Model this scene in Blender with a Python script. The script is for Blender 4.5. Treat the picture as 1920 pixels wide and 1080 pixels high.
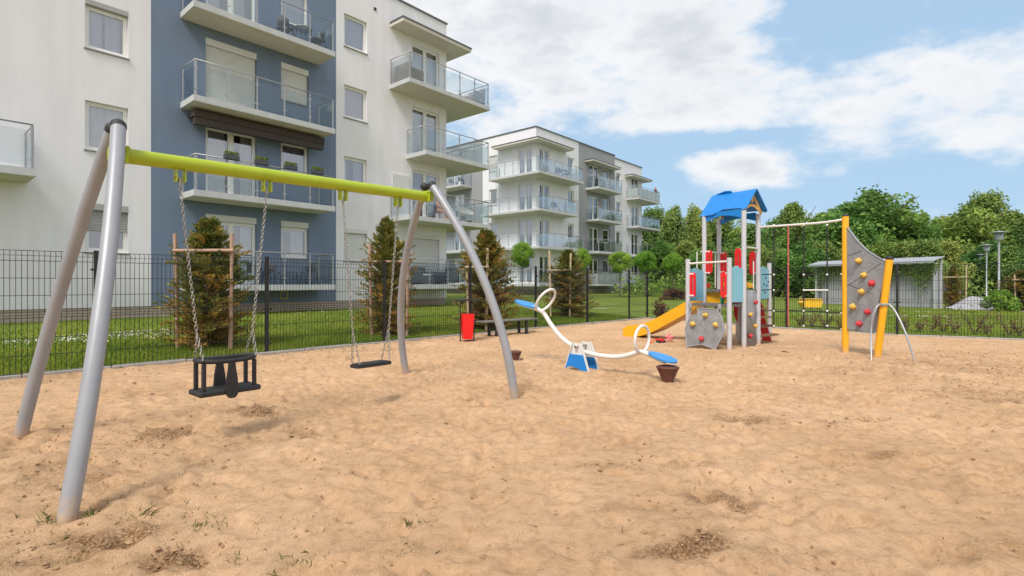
import bpy, math, random
import numpy as np
from mathutils import Vector, Matrix, Quaternion
R = math.radians
random.seed(7); rng = np.random.default_rng(11)
for o in list(bpy.data.objects): bpy.data.objects.remove(o)
scn = bpy.context.scene
COL = scn.collection

# ------------------------------------------------------------------ camera
F = 985.0; HY = 531.0; CH = 1.3
cam = bpy.data.cameras.new('camera'); camo = bpy.data.objects.new('camera', cam); COL.objects.link(camo)
camo.location = (0, 0, CH); camo.rotation_euler = (R(90), 0, 0)
cam.sensor_width = 36; cam.lens = F/1920*36; cam.shift_y = -(540-HY)/1920
cam.clip_end = 2000; cam.clip_start = .05
scn.camera = camo

def at(px, py, Y):            # a point at depth Y seen at a photo pixel
    return Vector(((px-960)/F*Y, Y, CH-(py-HY)/F*Y))
def gnd(px, py, z=0.0):       # a point on the ground
    return at(px, py, F*(CH-z)/(py-HY))
def on_plane(px, py, P0, d):  # pixel ray meets the vertical plane through P0 along d
    k = (px-960)/F
    t = (k*P0[1]-P0[0])/(d[0]-k*d[1])
    Y = P0[1]+t*d[1]
    return Vector((P0[0]+t*d[0], Y, CH-(py-HY)/F*Y))
V = Vector

# ------------------------------------------------------------------ world
SUN_EL, SUN_AZ = 52.0, 205.0      # azimuth clockwise from +Y
world = bpy.data.worlds.new("World"); scn.world = world; world.use_nodes = True
nt = world.node_tree; nt.nodes.clear()
def N(t, **k):
    n = nt.nodes.new(t)
    for a, b in k.items(): setattr(n, a, b)
    return n
def L(a, b): nt.links.new(a, b)
def M_(op, a, b=None, c=None, clamp=False):
    n = nt.nodes.new('ShaderNodeMath'); n.operation = op; n.use_clamp = clamp
    for i, v in enumerate((a, b, c)):
        if v is None: continue
        if isinstance(v, (int, float)): n.inputs[i].default_value = v
        else: nt.links.new(v, n.inputs[i])
    return n.outputs[0]
sky = N('ShaderNodeTexSky', sky_type='NISHITA', sun_disc=False)
sky.sun_elevation = R(SUN_EL); sky.sun_rotation = R(SUN_AZ); sky.air_density = 1.0; sky.dust_density = 1.2; sky.ozone_density = 1.4
tc = N('ShaderNodeTexCoord'); sep = N('ShaderNodeSeparateXYZ'); L(tc.outputs['Generated'], sep.inputs[0])
dx, dy, dz = sep.outputs
az = M_('ARCTAN2', dx, dy); el = M_('ARCSINE', dz)
cv = N('ShaderNodeCombineXYZ'); L(az, cv.inputs[0]); L(M_('MULTIPLY', el, 1.9), cv.inputs[1])
n1 = N('ShaderNodeTexNoise'); n1.inputs['Scale'].default_value = 4.2; n1.inputs['Detail'].default_value = 9; n1.inputs['Roughness'].default_value = .56
L(cv.outputs[0], n1.inputs['Vector'])
n2 = N('ShaderNodeTexNoise'); n2.inputs['Scale'].default_value = 13; n2.inputs['Detail'].default_value = 7; n2.inputs['Roughness'].default_value = .6
L(cv.outputs[0], n2.inputs['Vector'])
def blob(px, py, rx, ry, w):
    a0 = math.atan((px-960)/F); e0 = math.atan((HY-py)/F*math.cos(a0))
    ra = rx/F*math.cos(a0)**2; re = ry/F*math.cos(a0)
    u = M_('DIVIDE', M_('SUBTRACT', az, a0), ra); v = M_('DIVIDE', M_('SUBTRACT', el, e0), re)
    q = M_('ADD', M_('MULTIPLY', u, u), M_('MULTIPLY', v, v))
    return M_('MULTIPLY', M_('EXPONENT', M_('MULTIPLY', q, -1.0)), w)
field = M_('MULTIPLY', M_('SUBTRACT', n1.outputs[0], .52), 3.4)
field = M_('ADD', field, M_('MULTIPLY', M_('SUBTRACT', n2.outputs[0], .5), 1.7))
for b in [(980, 80, 420, 170, .8), (1350, 200, 230, 80, .55), (1760, 200, 210, 110, .6), (1600, 160, 150, 80, .35), (1330, 322, 62, 28, .85), (1430, 334, 62, 26, .8), (1375, 302, 42, 16, .5), (1275, 312, 34, 14, .45), (1490, 348, 34, 12, .4), (900, 250, 160, 40, .3),
          (1840, 280, 150, 35, .4), (1180, 30, 300, 80, .4), (1560, 60, 150, 60, -.75), (1100, 290, 190, 45, -.75), (1640, 345, 200, 38, -.95), (1850, 350, 200, 30, -.6), (1860, 20, 140, 40, -.6),
          (1500, 110, 80, 40, -.25), (1350, 262, 200, 15, -1.1), (1530, 300, 60, 32, -.7), (1230, 345, 50, 40, -.6), (1250, 390, 200, 30, -.3), (960, 205, 60, 30, -.2)]:
    field = M_('ADD', field, blob(*b))
cov = N('ShaderNodeMapRange', interpolation_type='SMOOTHSTEP'); cov.inputs['From Min'].default_value = -.28; cov.inputs['From Max'].default_value = .72
L(field, cov.inputs['Value'])
shade = N('ShaderNodeMapRange', interpolation_type='SMOOTHSTEP'); shade.inputs['From Min'].default_value = .5; shade.inputs['From Max'].default_value = 1.9
n3 = N('ShaderNodeTexNoise'); n3.inputs['Scale'].default_value = 4.5; n3.inputs['Detail'].default_value = 5
cv2 = N('ShaderNodeVectorMath', operation='ADD'); L(cv.outputs[0], cv2.inputs[0]); cv2.inputs[1].default_value = (3.1, .13, 0); L(cv2.outputs[0], n3.inputs['Vector'])
L(M_('ADD', field, M_('MULTIPLY', M_('SUBTRACT', n3.outputs[0], .45), 1.8)), shade.inputs['Value'])
ccol = N('ShaderNodeMix', data_type='RGBA'); ccol.inputs['A'].default_value = (8.5, 8.55, 8.7, 1); ccol.inputs['B'].default_value = (6.1, 6.35, 6.85, 1)
L(shade.outputs[0], ccol.inputs['Factor'])
veil = N('ShaderNodeMix', data_type='RGBA'); veil.inputs['Factor'].default_value = .8; veil.inputs['B'].default_value = (4.3, 6.3, 8.4, 1)
L(sky.outputs[0], veil.inputs['A'])
mx = N('ShaderNodeMix', data_type='RGBA'); L(M_('MULTIPLY', cov.outputs[0], .96), mx.inputs['Factor']); L(veil.outputs['Result'], mx.inputs['A']); L(ccol.outputs['Result'], mx.inputs['B'])
# added brightness in the unseen sky behind and overhead, to light the facades
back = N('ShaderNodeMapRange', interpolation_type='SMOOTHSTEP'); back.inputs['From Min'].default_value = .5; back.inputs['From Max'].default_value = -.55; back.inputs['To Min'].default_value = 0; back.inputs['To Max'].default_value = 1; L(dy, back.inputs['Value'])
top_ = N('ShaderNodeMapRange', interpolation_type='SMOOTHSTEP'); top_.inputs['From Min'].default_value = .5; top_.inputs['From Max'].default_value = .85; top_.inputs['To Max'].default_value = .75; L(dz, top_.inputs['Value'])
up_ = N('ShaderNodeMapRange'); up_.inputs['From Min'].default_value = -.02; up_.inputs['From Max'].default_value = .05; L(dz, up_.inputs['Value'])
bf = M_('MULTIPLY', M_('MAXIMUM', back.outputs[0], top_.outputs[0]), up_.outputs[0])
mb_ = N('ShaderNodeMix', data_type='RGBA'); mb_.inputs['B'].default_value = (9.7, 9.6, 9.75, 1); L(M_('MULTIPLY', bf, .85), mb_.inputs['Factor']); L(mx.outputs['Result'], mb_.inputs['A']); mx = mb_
bg = N('ShaderNodeBackground'); bg.inputs['Strength'].default_value = .1
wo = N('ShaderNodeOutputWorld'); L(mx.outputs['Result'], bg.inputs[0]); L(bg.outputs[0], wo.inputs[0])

sl = bpy.data.lights.new('sun', 'SUN'); sl.energy = 3.0; sl.angle = R(17); sl.color = (1, .95, .87)
so = bpy.data.objects.new('sun', sl); COL.objects.link(so)
sd = V((math.sin(R(SUN_AZ))*math.cos(R(SUN_EL)), math.cos(R(SUN_AZ))*math.cos(R(SUN_EL)), math.sin(R(SUN_EL))))
so.rotation_euler = sd.to_track_quat('Z', 'Y').to_euler(); so.location = sd*60
scn.view_settings.view_transform = 'Standard'; scn.view_settings.look = 'None'; scn.view_settings.exposure = 0.16; scn.view_settings.gamma = 1

# ------------------------------------------------------------------ materials
MATS = {}
def mat(name, col, rough=.6, metal=0, var=.12, scale=6, bump=0, bscale=60, col2=None, spec=.5, rnd=0, stretch=None):
    if name in MATS: return MATS[name]
    m = bpy.data.materials.new(name); m.use_nodes = True; t = m.node_tree; b = t.nodes['Principled BSDF']
    b.inputs['Roughness'].default_value = rough; b.inputs['Metallic'].default_value = metal; b.inputs['Specular IOR Level'].default_value = spec
    tcn = t.nodes.new('ShaderNodeTexCoord'); vec = tcn.outputs['Object']
    if stretch:
        mp = t.nodes.new('ShaderNodeMapping'); mp.inputs['Scale'].default_value = stretch; t.links.new(vec, mp.inputs['Vector']); vec = mp.outputs[0]
    nz = t.nodes.new('ShaderNodeTexNoise'); nz.inputs['Scale'].default_value = scale; nz.inputs['Detail'].default_value = 6; nz.inputs['Roughness'].default_value = .6
    t.links.new(vec, nz.inputs['Vector'])
    mr = t.nodes.new('ShaderNodeMapRange'); mr.inputs['From Min'].default_value = .3; mr.inputs['From Max'].default_value = .7
    t.links.new(nz.outputs[0], mr.inputs['Value'])
    mixn = t.nodes.new('ShaderNodeMix'); mixn.data_type = 'RGBA'
    c2 = col2 or tuple(min(1, c*(1+var)) for c in col); c1 = col if col2 else tuple(c*(1-var) for c in col)
    mixn.inputs['A'].default_value = (*c1, 1); mixn.inputs['B'].default_value = (*c2, 1); t.links.new(mr.outputs[0], mixn.inputs['Factor'])
    out = mixn.outputs['Result']
    if rnd:
        oi = t.nodes.new('ShaderNodeObjectInfo'); hs = t.nodes.new('ShaderNodeHueSaturation')
        a = t.nodes.new('ShaderNodeMapRange'); a.inputs['To Min'].default_value = 1-rnd; a.inputs['To Max'].default_value = 1+rnd; t.links.new(oi.outputs['Random'], a.inputs['Value'])
        t.links.new(a.outputs[0], hs.inputs['Value'])
        a2 = t.nodes.new('ShaderNodeMapRange'); a2.inputs['To Min'].default_value = .515; a2.inputs['To Max'].default_value = .475; t.links.new(oi.outputs['Random'], a2.inputs['Value'])
        t.links.new(a2.outputs[0], hs.inputs['Hue']); t.links.new(out, hs.inputs['Color']); out = hs.outputs[0]
    t.links.new(out, b.inputs['Base Color'])
    if bump:
        n = t.nodes.new('ShaderNodeTexNoise'); n.inputs['Scale'].default_value = bscale; n.inputs['Detail'].default_value = 5; t.links.new(vec, n.inputs['Vector'])
        bp = t.nodes.new('ShaderNodeBump'); bp.inputs['Strength'].default_value = bump; bp.inputs['Distance'].default_value = .02
        t.links.new(n.outputs[0], bp.inputs['Height']); t.links.new(bp.outputs[0], b.inputs['Normal'])
    MATS[name] = m; return m

def leaf_mat(name, c1, c2, c3=None, rough=.55, scale=.8, rnd=.18, trans=.25):
    m = bpy.data.materials.new(name); m.use_nodes = True; t = m.node_tree; b = t.nodes['Principled BSDF']; o = t.nodes['Material Output']
    b.inputs['Roughness'].default_value = rough; b.inputs['Specular IOR Level'].default_value = .3
    at_ = t.nodes.new('ShaderNodeAttribute'); at_.attribute_name = 'tint'
    rp = t.nodes.new('ShaderNodeValToRGB'); e = rp.color_ramp.elements
    e[0].color = (*c1, 1); e[1].color = (*(c3 or c2), 1); e[1].position = 1
    if c3: q = e.new(.5); q.color = (*c2, 1)
    t.links.new(at_.outputs['Fac'], rp.inputs[0])
    oi = t.nodes.new('ShaderNodeObjectInfo'); hs = t.nodes.new('ShaderNodeHueSaturation')
    a = t.nodes.new('ShaderNodeMapRange'); a.inputs['To Min'].default_value = 1-rnd; a.inputs['To Max'].default_value = 1+rnd; t.links.new(oi.outputs['Random'], a.inputs['Value']); t.links.new(a.outputs[0], hs.inputs['Value'])
    a2 = t.nodes.new('ShaderNodeMapRange'); a2.inputs['To Min'].default_value = .5+rnd*.12; a2.inputs['To Max'].default_value = .5-rnd*.2; t.links.new(oi.outputs['Random'], a2.inputs['Value']); t.links.new(a2.outputs[0], hs.inputs['Hue'])
    t.links.new(rp.outputs[0], hs.inputs['Color']); t.links.new(hs.outputs[0], b.inputs['Base Color'])
    tr = t.nodes.new('ShaderNodeBsdfTranslucent'); t.links.new(hs.outputs[0], tr.inputs[0])
    mi = t.nodes.new('ShaderNodeMixShader'); mi.inputs[0].default_value = trans
    t.links.new(b.outputs[0], mi.inputs[1]); t.links.new(tr.outputs[0], mi.inputs[2]); t.links.new(mi.outputs[0], o.inputs[0])
    MATS[name] = m; return m

def glass_mat(name, tint, refl=.12, rough=.02):
    m = bpy.data.materials.new(name); m.use_nodes = True; t = m.node_tree; t.nodes.remove(t.nodes['Principled BSDF']); o = t.nodes['Material Output']
    tr = t.nodes.new('ShaderNodeBsdfTransparent'); tr.inputs[0].default_value = (*tint, 1)
    gl = t.nodes.new('ShaderNodeBsdfGlossy'); gl.inputs['Roughness'].default_value = rough; gl.inputs['Color'].default_value = (.95, .97, 1, 1)
    lw = t.nodes.new('ShaderNodeLayerWeight'); lw.inputs[0].default_value = .25
    mr = t.nodes.new('ShaderNodeMapRange'); mr.inputs['To Min'].default_value = refl; mr.inputs['To Max'].default_value = min(1, refl+.6); mr.inputs['To Max'].default_value = min(1, refl+.45); t.links.new(lw.outputs['Fresnel'], mr.inputs['Value'])
    mi = t.nodes.new('ShaderNodeMixShader'); t.links.new(mr.outputs[0], mi.inputs[0]); t.links.new(tr.outputs[0], mi.inputs[1]); t.links.new(gl.outputs[0], mi.inputs[2]); t.links.new(mi.outputs[0], o.inputs[0])
    MATS[name] = m; return m

WHITE = mat('white_plaster', (.76, .74, .775), .9, var=.05, scale=1.6, stretch=(1.6, 1.6, .22), bump=.12, bscale=90)
BLUE = mat('blue_plaster', (.158, .208, .298), .9, var=.07, scale=1.6, stretch=(1.6, 1.6, .22), bump=.12, bscale=90)
GREYP = mat('grey_plaster', (.31, .31, .33), .9, var=.04, scale=1.2, bump=.12, bscale=90)
PLINTH = mat('plinth_render', (.44, .36, .29), .9, var=.15, scale=14, bump=.3)
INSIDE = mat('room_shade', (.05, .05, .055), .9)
CONC = mat('balcony_concrete', (.50, .51, .52), .85, var=.08, scale=3, bump=.1)
SOFFIT = mat('soffit_plaster', (.60, .56, .50), .9, var=.05, scale=2)
FRAME = mat('window_frame_white', (.76, .76, .74), .45, var=.03)
SHUT = mat('roller_shutter', (.62, .62, .60), .5, var=.04)
SHUTG = mat('roller_shutter_grey', (.36, .36, .35), .5, var=.05)
SILL = mat('sill_metal', (.24, .24, .25), .4, var=.1)
CURT = mat('curtain_lilac', (.42, .40, .49), .9, var=.12, scale=3, stretch=(6, 6, .3))
CURTW = mat('curtain_white', (.52, .53, .53), .9, var=.1, scale=3)
BLIND = mat('blind_grey', (.36, .37, .44), .8, var=.05)
STEEL = mat('railing_steel', (.36, .37, .39), .4, .4, var=.06)
CAPM = mat('roof_cap_metal', (.13, .13, .14), .45, .3)
PANE = glass_mat('window_glass', (.72, .75, .80), .26)
RAILGLASS = glass_mat('balcony_glass', (.89, .92, .915), .015)
FROST = mat('frosted_glass', (.36, .41, .42), .25, var=.06)
DECKM = mat('balcony_tile', (.30, .27, .25), .8)
PAINTG = mat('grey_painted_steel', (.30, .31, .335), .42, .15, var=.08, scale=5, bump=.03, bscale=14, stretch=(1, 1, .6))
LIME = mat('lime_painted_steel', (.345, .43, .014), .42, .0, var=.06, scale=7)
BLACKR = mat('black_rubber', (.018, .018, .02), .6, var=.3, scale=20, bump=.15, bscale=120)
CHAIN = mat('zinc_chain', (.38, .365, .34), .35, .85, var=.25, scale=40)
DARKM = mat('anthracite_fence_paint', (.012, .014, .016), .6, .0, var=.2)
KERB = mat('kerb_concrete', (.33, .31, .28), .9, var=.18, scale=9, bump=.4)
WPAINT = mat('white_painted_steel', (.70, .68, .64), .4, .05, var=.06, scale=9)
BLUEP = mat('blue_plastic_board', (.008, .20, .60), .42, var=.08, scale=8, bump=.05, bscale=200)
BLUED = mat('blue_seat_board', (.03, .25, .62), .45, var=.06)
CYAN = mat('light_blue_board', (.22, .52, .66), .5, var=.05, scale=5, bump=.04, bscale=200)
REDP = mat('red_plastic', (.68, .015, .02), .38, var=.08)
YELP = mat('yellow_fibreglass', (.80, .40, .012), .38, var=.06, scale=3)
ORAN = mat('orange_painted_steel', (.86, .41, .015), .38, var=.05)
TAN = mat('tan_board', (.66, .40, .14), .5)
ROCK = mat('grey_climbing_board', (.26, .265, .28), .7, var=.22, scale=5, bump=.5, bscale=26)
ROCKE = mat('groove_light', (.42, .43, .46), .7)
POSTG = mat('light_grey_post', (.52, .53, .57), .42, .1, var=.05)
HOLDY = mat('yellow_hold', (.66, .42, .08), .6, var=.15, scale=30, bump=.3)
HOLDR = mat('red_hold', (.55, .035, .05), .6, var=.15, scale=30, bump=.3)
RUST = mat('brown_rubber', (.115, .04, .026), .75, var=.25, scale=18, bump=.35, bscale=150)
BINR = mat('red_bin_paint', (.78, .012, .014), .35, var=.05)
WOODG = mat('weathered_wood', (.15, .14, .125), .85, var=.25, scale=8, bump=.3, stretch=(3, 3, 12))
STAKE = mat('stake_wood', (.42, .27, .19), .85, var=.22, scale=10, bump=.3, stretch=(8, 8, 1))
STAKEL = mat('pale_stake_wood', (.52, .40, .26), .85, var=.2, scale=10, bump=.3, stretch=(8, 8, 1))
WICK = mat('wicker_grey', (.10, .105, .115), .85, var=.3, scale=60, bump=.5, bscale=90)
WICKB = mat('wicker_taupe', (.26, .22, .20), .85, var=.25, scale=60, bump=.5, bscale=90)
CUSH = mat('cushion_pale', (.58, .56, .58), .9)
ROPE = mat('black_rope', (.02, .022, .025), .8)
ROPER = mat('red_rope', (.42, .12, .08), .7)
BARK = mat('bark', (.11, .085, .06), .9, var=.3, scale=9, bump=.6, bscale=25, stretch=(3, 3, .6))
AWN = mat('awning_brown', (.055, .040, .034), .7)
STEPW = mat('brown_step', (.20, .11, .05), .7)
PINK = mat('pink_plastic', (.80, .22, .24), .5)
SKIN = mat('skin', (.58, .28, .20), .55)
HAIR = mat('hair_brown', (.05, .03, .02), .8)
CLOTHR = mat('dark_red_cloth', (.13, .035, .04), .9)
CLOTHP = mat('pink_cloth', (.62, .32, .30), .9)
CORR = mat('shelter_roof_metal', (.34, .35, .38), .5, .3, var=.08)
PLANK = mat('grey_plank', (.37, .37, .40), .8, var=.16, scale=4, bump=.2, stretch=(9, 9, .5))
GREYPOST = mat('shelter_post_grey', (.42, .43, .45), .6)
CARP = mat('car_paint_dark', (.03, .04, .055), .2, .3)
CARG = mat('car_glass', (.02, .025, .03), .05)
TYRE = mat('tyre', (.02, .02, .02), .8)
LAMPG = mat('lamp_glass', (.30, .32, .35), .15)
GRAV = mat('gravel_grey', (.36, .36, .38), .95, var=.25, scale=30, bump=.7)
PAVE = mat('path_paving', (.42, .40, .38), .9, var=.1, scale=10)
EARTH = mat('earth', (.15, .10, .065), .95, var=.3, scale=8, bump=.6)
YELT = mat('yellow_tub', (.85, .48, .03), .4)
PLG = mat('planter_grey', (.06, .065, .07), .6)
VENTY = mat('vent_yellow', (.55, .50, .08), .5)
LEAF = [leaf_mat('leaf_mid_green', (.06, .135, .028), (.16, .29, .055), (.30, .46, .10), trans=.35),
        leaf_mat('leaf_light_green', (.11, .175, .04), (.25, .34, .08), (.40, .49, .14), trans=.35),
        leaf_mat('leaf_dark_green', (.045, .11, .028), (.115, .225, .05), (.22, .36, .085), trans=.35)]
NEEDLE = leaf_mat('needle_green_rust', (.09, .13, .03), (.24, .23, .05), (.50, .26, .06), rnd=.08, trans=.3)
BALLG = leaf_mat('leaf_globe_green', (.08, .17, .02), (.19, .35, .035), (.30, .48, .06), rnd=.1)
REDLEAF = leaf_mat('leaf_dark_red', (.06, .03, .03), (.17, .07, .06), (.27, .14, .10), rnd=.1)
BROWNLEAF = leaf_mat('leaf_brown_twig', (.08, .045, .022), (.20, .12, .06), (.26, .24, .09), rnd=.15, trans=.1)
IVY = leaf_mat('leaf_ivy', (.08, .14, .025), (.18, .28, .05), (.28, .38, .09), rnd=.05)
GRASS = leaf_mat('grass_blade', (.12, .20, .02), (.21, .29, .03), (.33, .36, .06), rnd=0, trans=.2)
WEED = leaf_mat('weed_leaf', (.08, .10, .025), (.17, .19, .05), (.28, .24, .09), rnd=0)
CLOVER = mat('clover_white', (.66, .66, .58), .9)
TWIG = mat('dry_twig', (.10, .06, .035), .9, var=.4, scale=30)

# ------------------------------------------------------------------ mesh builder
ORG = {}
class MB:
    def __init__(s): s.v = []; s.f = []; s.m = []; s.sm = []; s.cur = 0; s.smooth = False
    def add(s, vs, fs, smooth=None):
        b = len(s.v); s.v += [tuple(p) for p in vs]
        for f in fs: s.f.append(tuple(b+i for i in f)); s.m.append(s.cur); s.sm.append(s.smooth if smooth is None else smooth)
        return s
    def obox(s, c, ax, ay, az, h, bev=0):
        c = V(c); ax, ay, az = V(ax).normalized(), V(ay).normalized(), V(az).normalized(); hx, hy, hz = h[0]/2, h[1]/2, h[2]/2
        if bev > 0:
            vs = []; bv = min(bev, hx*.9, hy*.9, hz*.9)
            idx = {}
            for i in (-1, 1):
                for j in (-1, 1):
                    for k in (-1, 1):
                        for w in range(3):
                            e = [hx, hy, hz]; e = [e[q]-(0 if q == w else bv) for q in range(3)]
                            idx[(i, j, k, w)] = len(vs); vs.append(c+ax*(i*e[0])+ay*(j*e[1])+az*(k*e[2]))
            fs = []
            for q in (-1, 1):
                fs.append([idx[(q, a, b, 0)] for a, b in ((-1, -1), (1, -1), (1, 1), (-1, 1))])
                fs.append([idx[(a, q, b, 1)] for a, b in ((-1, -1), (1, -1), (1, 1), (-1, 1))])
                fs.append([idx[(a, b, q, 2)] for a, b in ((-1, -1), (1, -1), (1, 1), (-1, 1))])
            for a in (-1, 1):
                for b in (-1, 1):
                    fs.append([idx[(a, b, -1, 0)], idx[(a, b, 1, 0)], idx[(a, b, 1, 1)], idx[(a, b, -1, 1)]])
                    fs.append([idx[(a, -1, b, 0)], idx[(a, 1, b, 0)], idx[(a, 1, b, 2)], idx[(a, -1, b, 2)]])
                    fs.append([idx[(-1, a, b, 1)], idx[(1, a, b, 1)], idx[(1, a, b, 2)], idx[(-1, a, b, 2)]])
                    for k in (-1, 1): fs.append([idx[(a, b, k, w)] for w in range(3)])
            return s.add(vs, fs, False)
        vs = [c+ax*(i*hx)+ay*(j*hy)+az*(k*hz) for i in (-1, 1) for j in (-1, 1) for k in (-1, 1)]
        return s.add(vs, [(0, 1, 3, 2), (4, 6, 7, 5), (0, 4, 5, 1), (2, 3, 7, 6), (0, 2, 6, 4), (1, 5, 7, 3)], False)
    def box(s, x0, x1, y0, y1, z0, z1, bev=0):
        return s.obox(((x0+x1)/2, (y0+y1)/2, (z0+z1)/2), (1, 0, 0), (0, 1, 0), (0, 0, 1), (x1-x0, y1-y0, z1-z0), bev)
    def fbox(s, fr, s0, s1, z0, z1, o0, o1, bev=0):
        return s.obox(fr((s0+s1)/2, (z0+z1)/2, (o0+o1)/2), fr.d, fr.n, (0, 0, 1), (abs(s1-s0), abs(o1-o0), abs(z1-z0)), bev)
    def bar(s, a, b, w, t, up=(0, 0, 1), bev=0):
        a, b = V(a), V(b); d = b-a; l = d.length; d.normalize(); u = V(up)
        if abs(d.dot(u)) > .98: u = V((1, 0, 0))
        y = u.cross(d).normalized(); z = d.cross(y)
        return s.obox((a+b)/2, d, y, z, (l, w, t), bev)
    def tube(s, pts, r, seg=10, cap=True, closed=False):
        pts = [V(p) for p in pts]; n = len(pts); rs = r if isinstance(r, (list, tuple)) else [r]*n
        vs = []; prev = None
        for i, p in enumerate(pts):
            if closed: t = pts[(i+1) % n]-pts[i-1]
            else: t = pts[min(i+1, n-1)]-pts[max(i-1, 0)]
            t.normalize()
            if prev is None:
                q = V((0, 0, 1)) if abs(t.z) < .9 else V((1, 0, 0)); x = q.cross(t).normalized()
            else:
                x = (prev-t*prev.dot(t)).normalized()
            prev = x; y = t.cross(x)
            for k in range(seg):
                a = 2*math.pi*k/seg; vs.append(p+(x*math.cos(a)+y*math.sin(a))*rs[i])
        fs = []
        for i in range(n if closed else n-1):
            j = (i+1) % n
            for k in range(seg):
                k2 = (k+1) % seg; fs.append((i*seg+k, i*seg+k2, j*seg+k2, j*seg+k))
        b0 = len(s.v); s.add(vs, fs, True)
        if cap and not closed:
            s.add(vs[:seg], [tuple(range(seg))[::-1]], False); s.add(vs[-seg:], [tuple(range(seg))], False)
        return s
    def prism(s, poly, z0, z1, fr=None):
        # poly in XY extruded in Z; or with a frame: poly in (s,z), extruded along n from z0 to z1
        n = len(poly)
        if fr: vs = [fr(a, b, z0) for a, b in poly]+[fr(a, b, z1) for a, b in poly]
        else: vs = [(a, b, z0) for a, b in poly]+[(a, b, z1) for a, b in poly]
        return s.add(vs, [tuple(range(n))[::-1], tuple(range(n, 2*n))]+[(i, (i+1) % n, n+(i+1) % n, n+i) for i in range(n)], False)
    def lathe(s, prof, c, seg=20, axis='Z', ax=None):
        c = V(c); z = V(ax).normalized() if ax is not None else V((0, 0, 1)); x = (V((1, 0, 0)) if abs(z.x) < .9 else V((0, 1, 0))); x = (x-z*x.dot(z)).normalized(); y = z.cross(x)
        vs = []
        for r_, h in prof:
            for k in range(seg):
                a = 2*math.pi*k/seg; vs.append(c+z*h+(x*math.cos(a)+y*math.sin(a))*max(r_, 1e-4))
        fs = [(i*seg+k, i*seg+(k+1) % seg, (i+1)*seg+(k+1) % seg, (i+1)*seg+k) for i in range(len(prof)-1) for k in range(seg)]
        return s.add(vs, fs, True)
    def blobby(s, c, r, jit=.2, seg=8, sc=(1, 1, 1)):
        vs = []; c = V(c); rr = random.Random(hash((round(c.x, 3), round(c.y, 3), round(c.z, 3))) & 0xffff)
        for i in range(5):
            th = math.pi*i/4
            for k in range(seg):
                a = 2*math.pi*k/seg; q = r*(1+rr.uniform(-jit, jit)); vs.append(c+V((math.sin(th)*math.cos(a)*q*sc[0], math.sin(th)*math.sin(a)*q*sc[1], math.cos(th)*q*sc[2])))
        return s.add(vs, [(i*seg+k, i*seg+(k+1) % seg, (i+1)*seg+(k+1) % seg, (i+1)*seg+k) for i in range(4) for k in range(seg)], True)
    def build(s, name, mats, parent=None, label=None):
        if not isinstance(mats, (list, tuple)): mats = [mats]
        me = bpy.data.meshes.new(name); org = ORG.get(parent.name, V((0, 0, 0))) if parent else V((0, 0, 0))
        me.from_pydata([(p[0]-org.x, p[1]-org.y, p[2]-org.z) for p in s.v], [], s.f)
        for m in mats: me.materials.append(m)
        me.polygons.foreach_set('material_index', s.m); me.polygons.foreach_set('use_smooth', s.sm); me.update()
        o = bpy.data.objects.new(name, me); COL.objects.link(o)
        if parent: o.parent = parent; ORG[o.name] = org
        if label: o['label'] = label
        return o
def tag(o, label=None, cat=None, group=None, kind=None):
    for k, v in (('label', label), ('category', cat), ('group', group), ('kind', kind)):
        if v: o[k] = v
    return o
def thing(name, label, cat, loc=(0, 0, 0), group=None):
    o = bpy.data.objects.new(name, None); COL.objects.link(o); o.location = loc; o.empty_display_size = .1
    ORG[o.name] = V(loc); return tag(o, label, cat, group)
def kids(o): return [c for c in COL.objects if c.parent == o]
KC = {}
def copy_tree(o, parent=None):
    c = o.copy(); COL.objects.link(c); c.parent = parent
    for ch in KC.setdefault(o.name, kids(o)): copy_tree(ch, c)
    return c
def dup(o, loc, rz=0, sc=1, label=None, group=None):
    c = copy_tree(o); c.location = loc; c.rotation_euler = (0, 0, rz); c.scale = (sc, sc, sc) if not isinstance(sc, tuple) else sc
    if label: c['label'] = label
    if group: c['group'] = group
    return c
class Fr:
    def __init__(s, P0, d, n): s.P = V((P0[0], P0[1], 0)); s.d = V((d[0], d[1], 0)).normalized(); s.n = V((n[0], n[1], 0)).normalized()
    def __call__(s, a, z, o=0): p = s.P+s.d*a+s.n*o; return V((p.x, p.y, z))

# ------------------------------------------------------------------ ground
FD = V((.697, .717, 0)).normalized(); FN = V((-FD.y, FD.x, 0)); FP = V((-4.46, 9.56, 0))
CORNER = FP+FD*13.5
RIGHT = [V((CORNER.x, CORNER.y, 0)), V((6.55, 16.9, 0)), V((7.79, 14.9, 0)), V((9.48, 12.93, 0)), V((11.75, 11.75, 0)), V((14.2, 11.0, 0))]
POLY = [FP-FD*22, CORNER]+RIGHT[1:]+[V((16, -9, 0)), V((-22, -9, 0))]
def lawn_z(x, y):
    d = (x-FP.x)*FN.x+(y-FP.y)*FN.y
    d = np.maximum(d, 0)
    return -.07+.47*(1-np.exp(-d/8.0))
def vnoise(x, y, seed=0):
    xi = np.floor(x).astype(np.int64); yi = np.floor(y).astype(np.int64); xf = x-xi; yf = y-yi
    def h(a, b):
        n = (a*374761393+b*668265263+seed*982451653) & 0x7fffffff; n = ((n ^ (n >> 13))*1274126177) & 0x7fffffff
        return ((n ^ (n >> 16)) & 0xffff)/65535.0
    u = xf*xf*(3-2*xf); w = yf*yf*(3-2*yf)
    return (h(xi, yi)*(1-u)+h(xi+1, yi)*u)*(1-w)+(h(xi, yi+1)*(1-u)+h(xi+1, yi+1)*u)*w-.5
def fbm(x, y, o=4, seed=0, g=.5):
    t = 0; a = 1
    for i in range(o): t = t+a*vnoise(x*2**i+17.3*i, y*2**i-9.1*i, seed+i); a *= g
    return t
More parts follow.
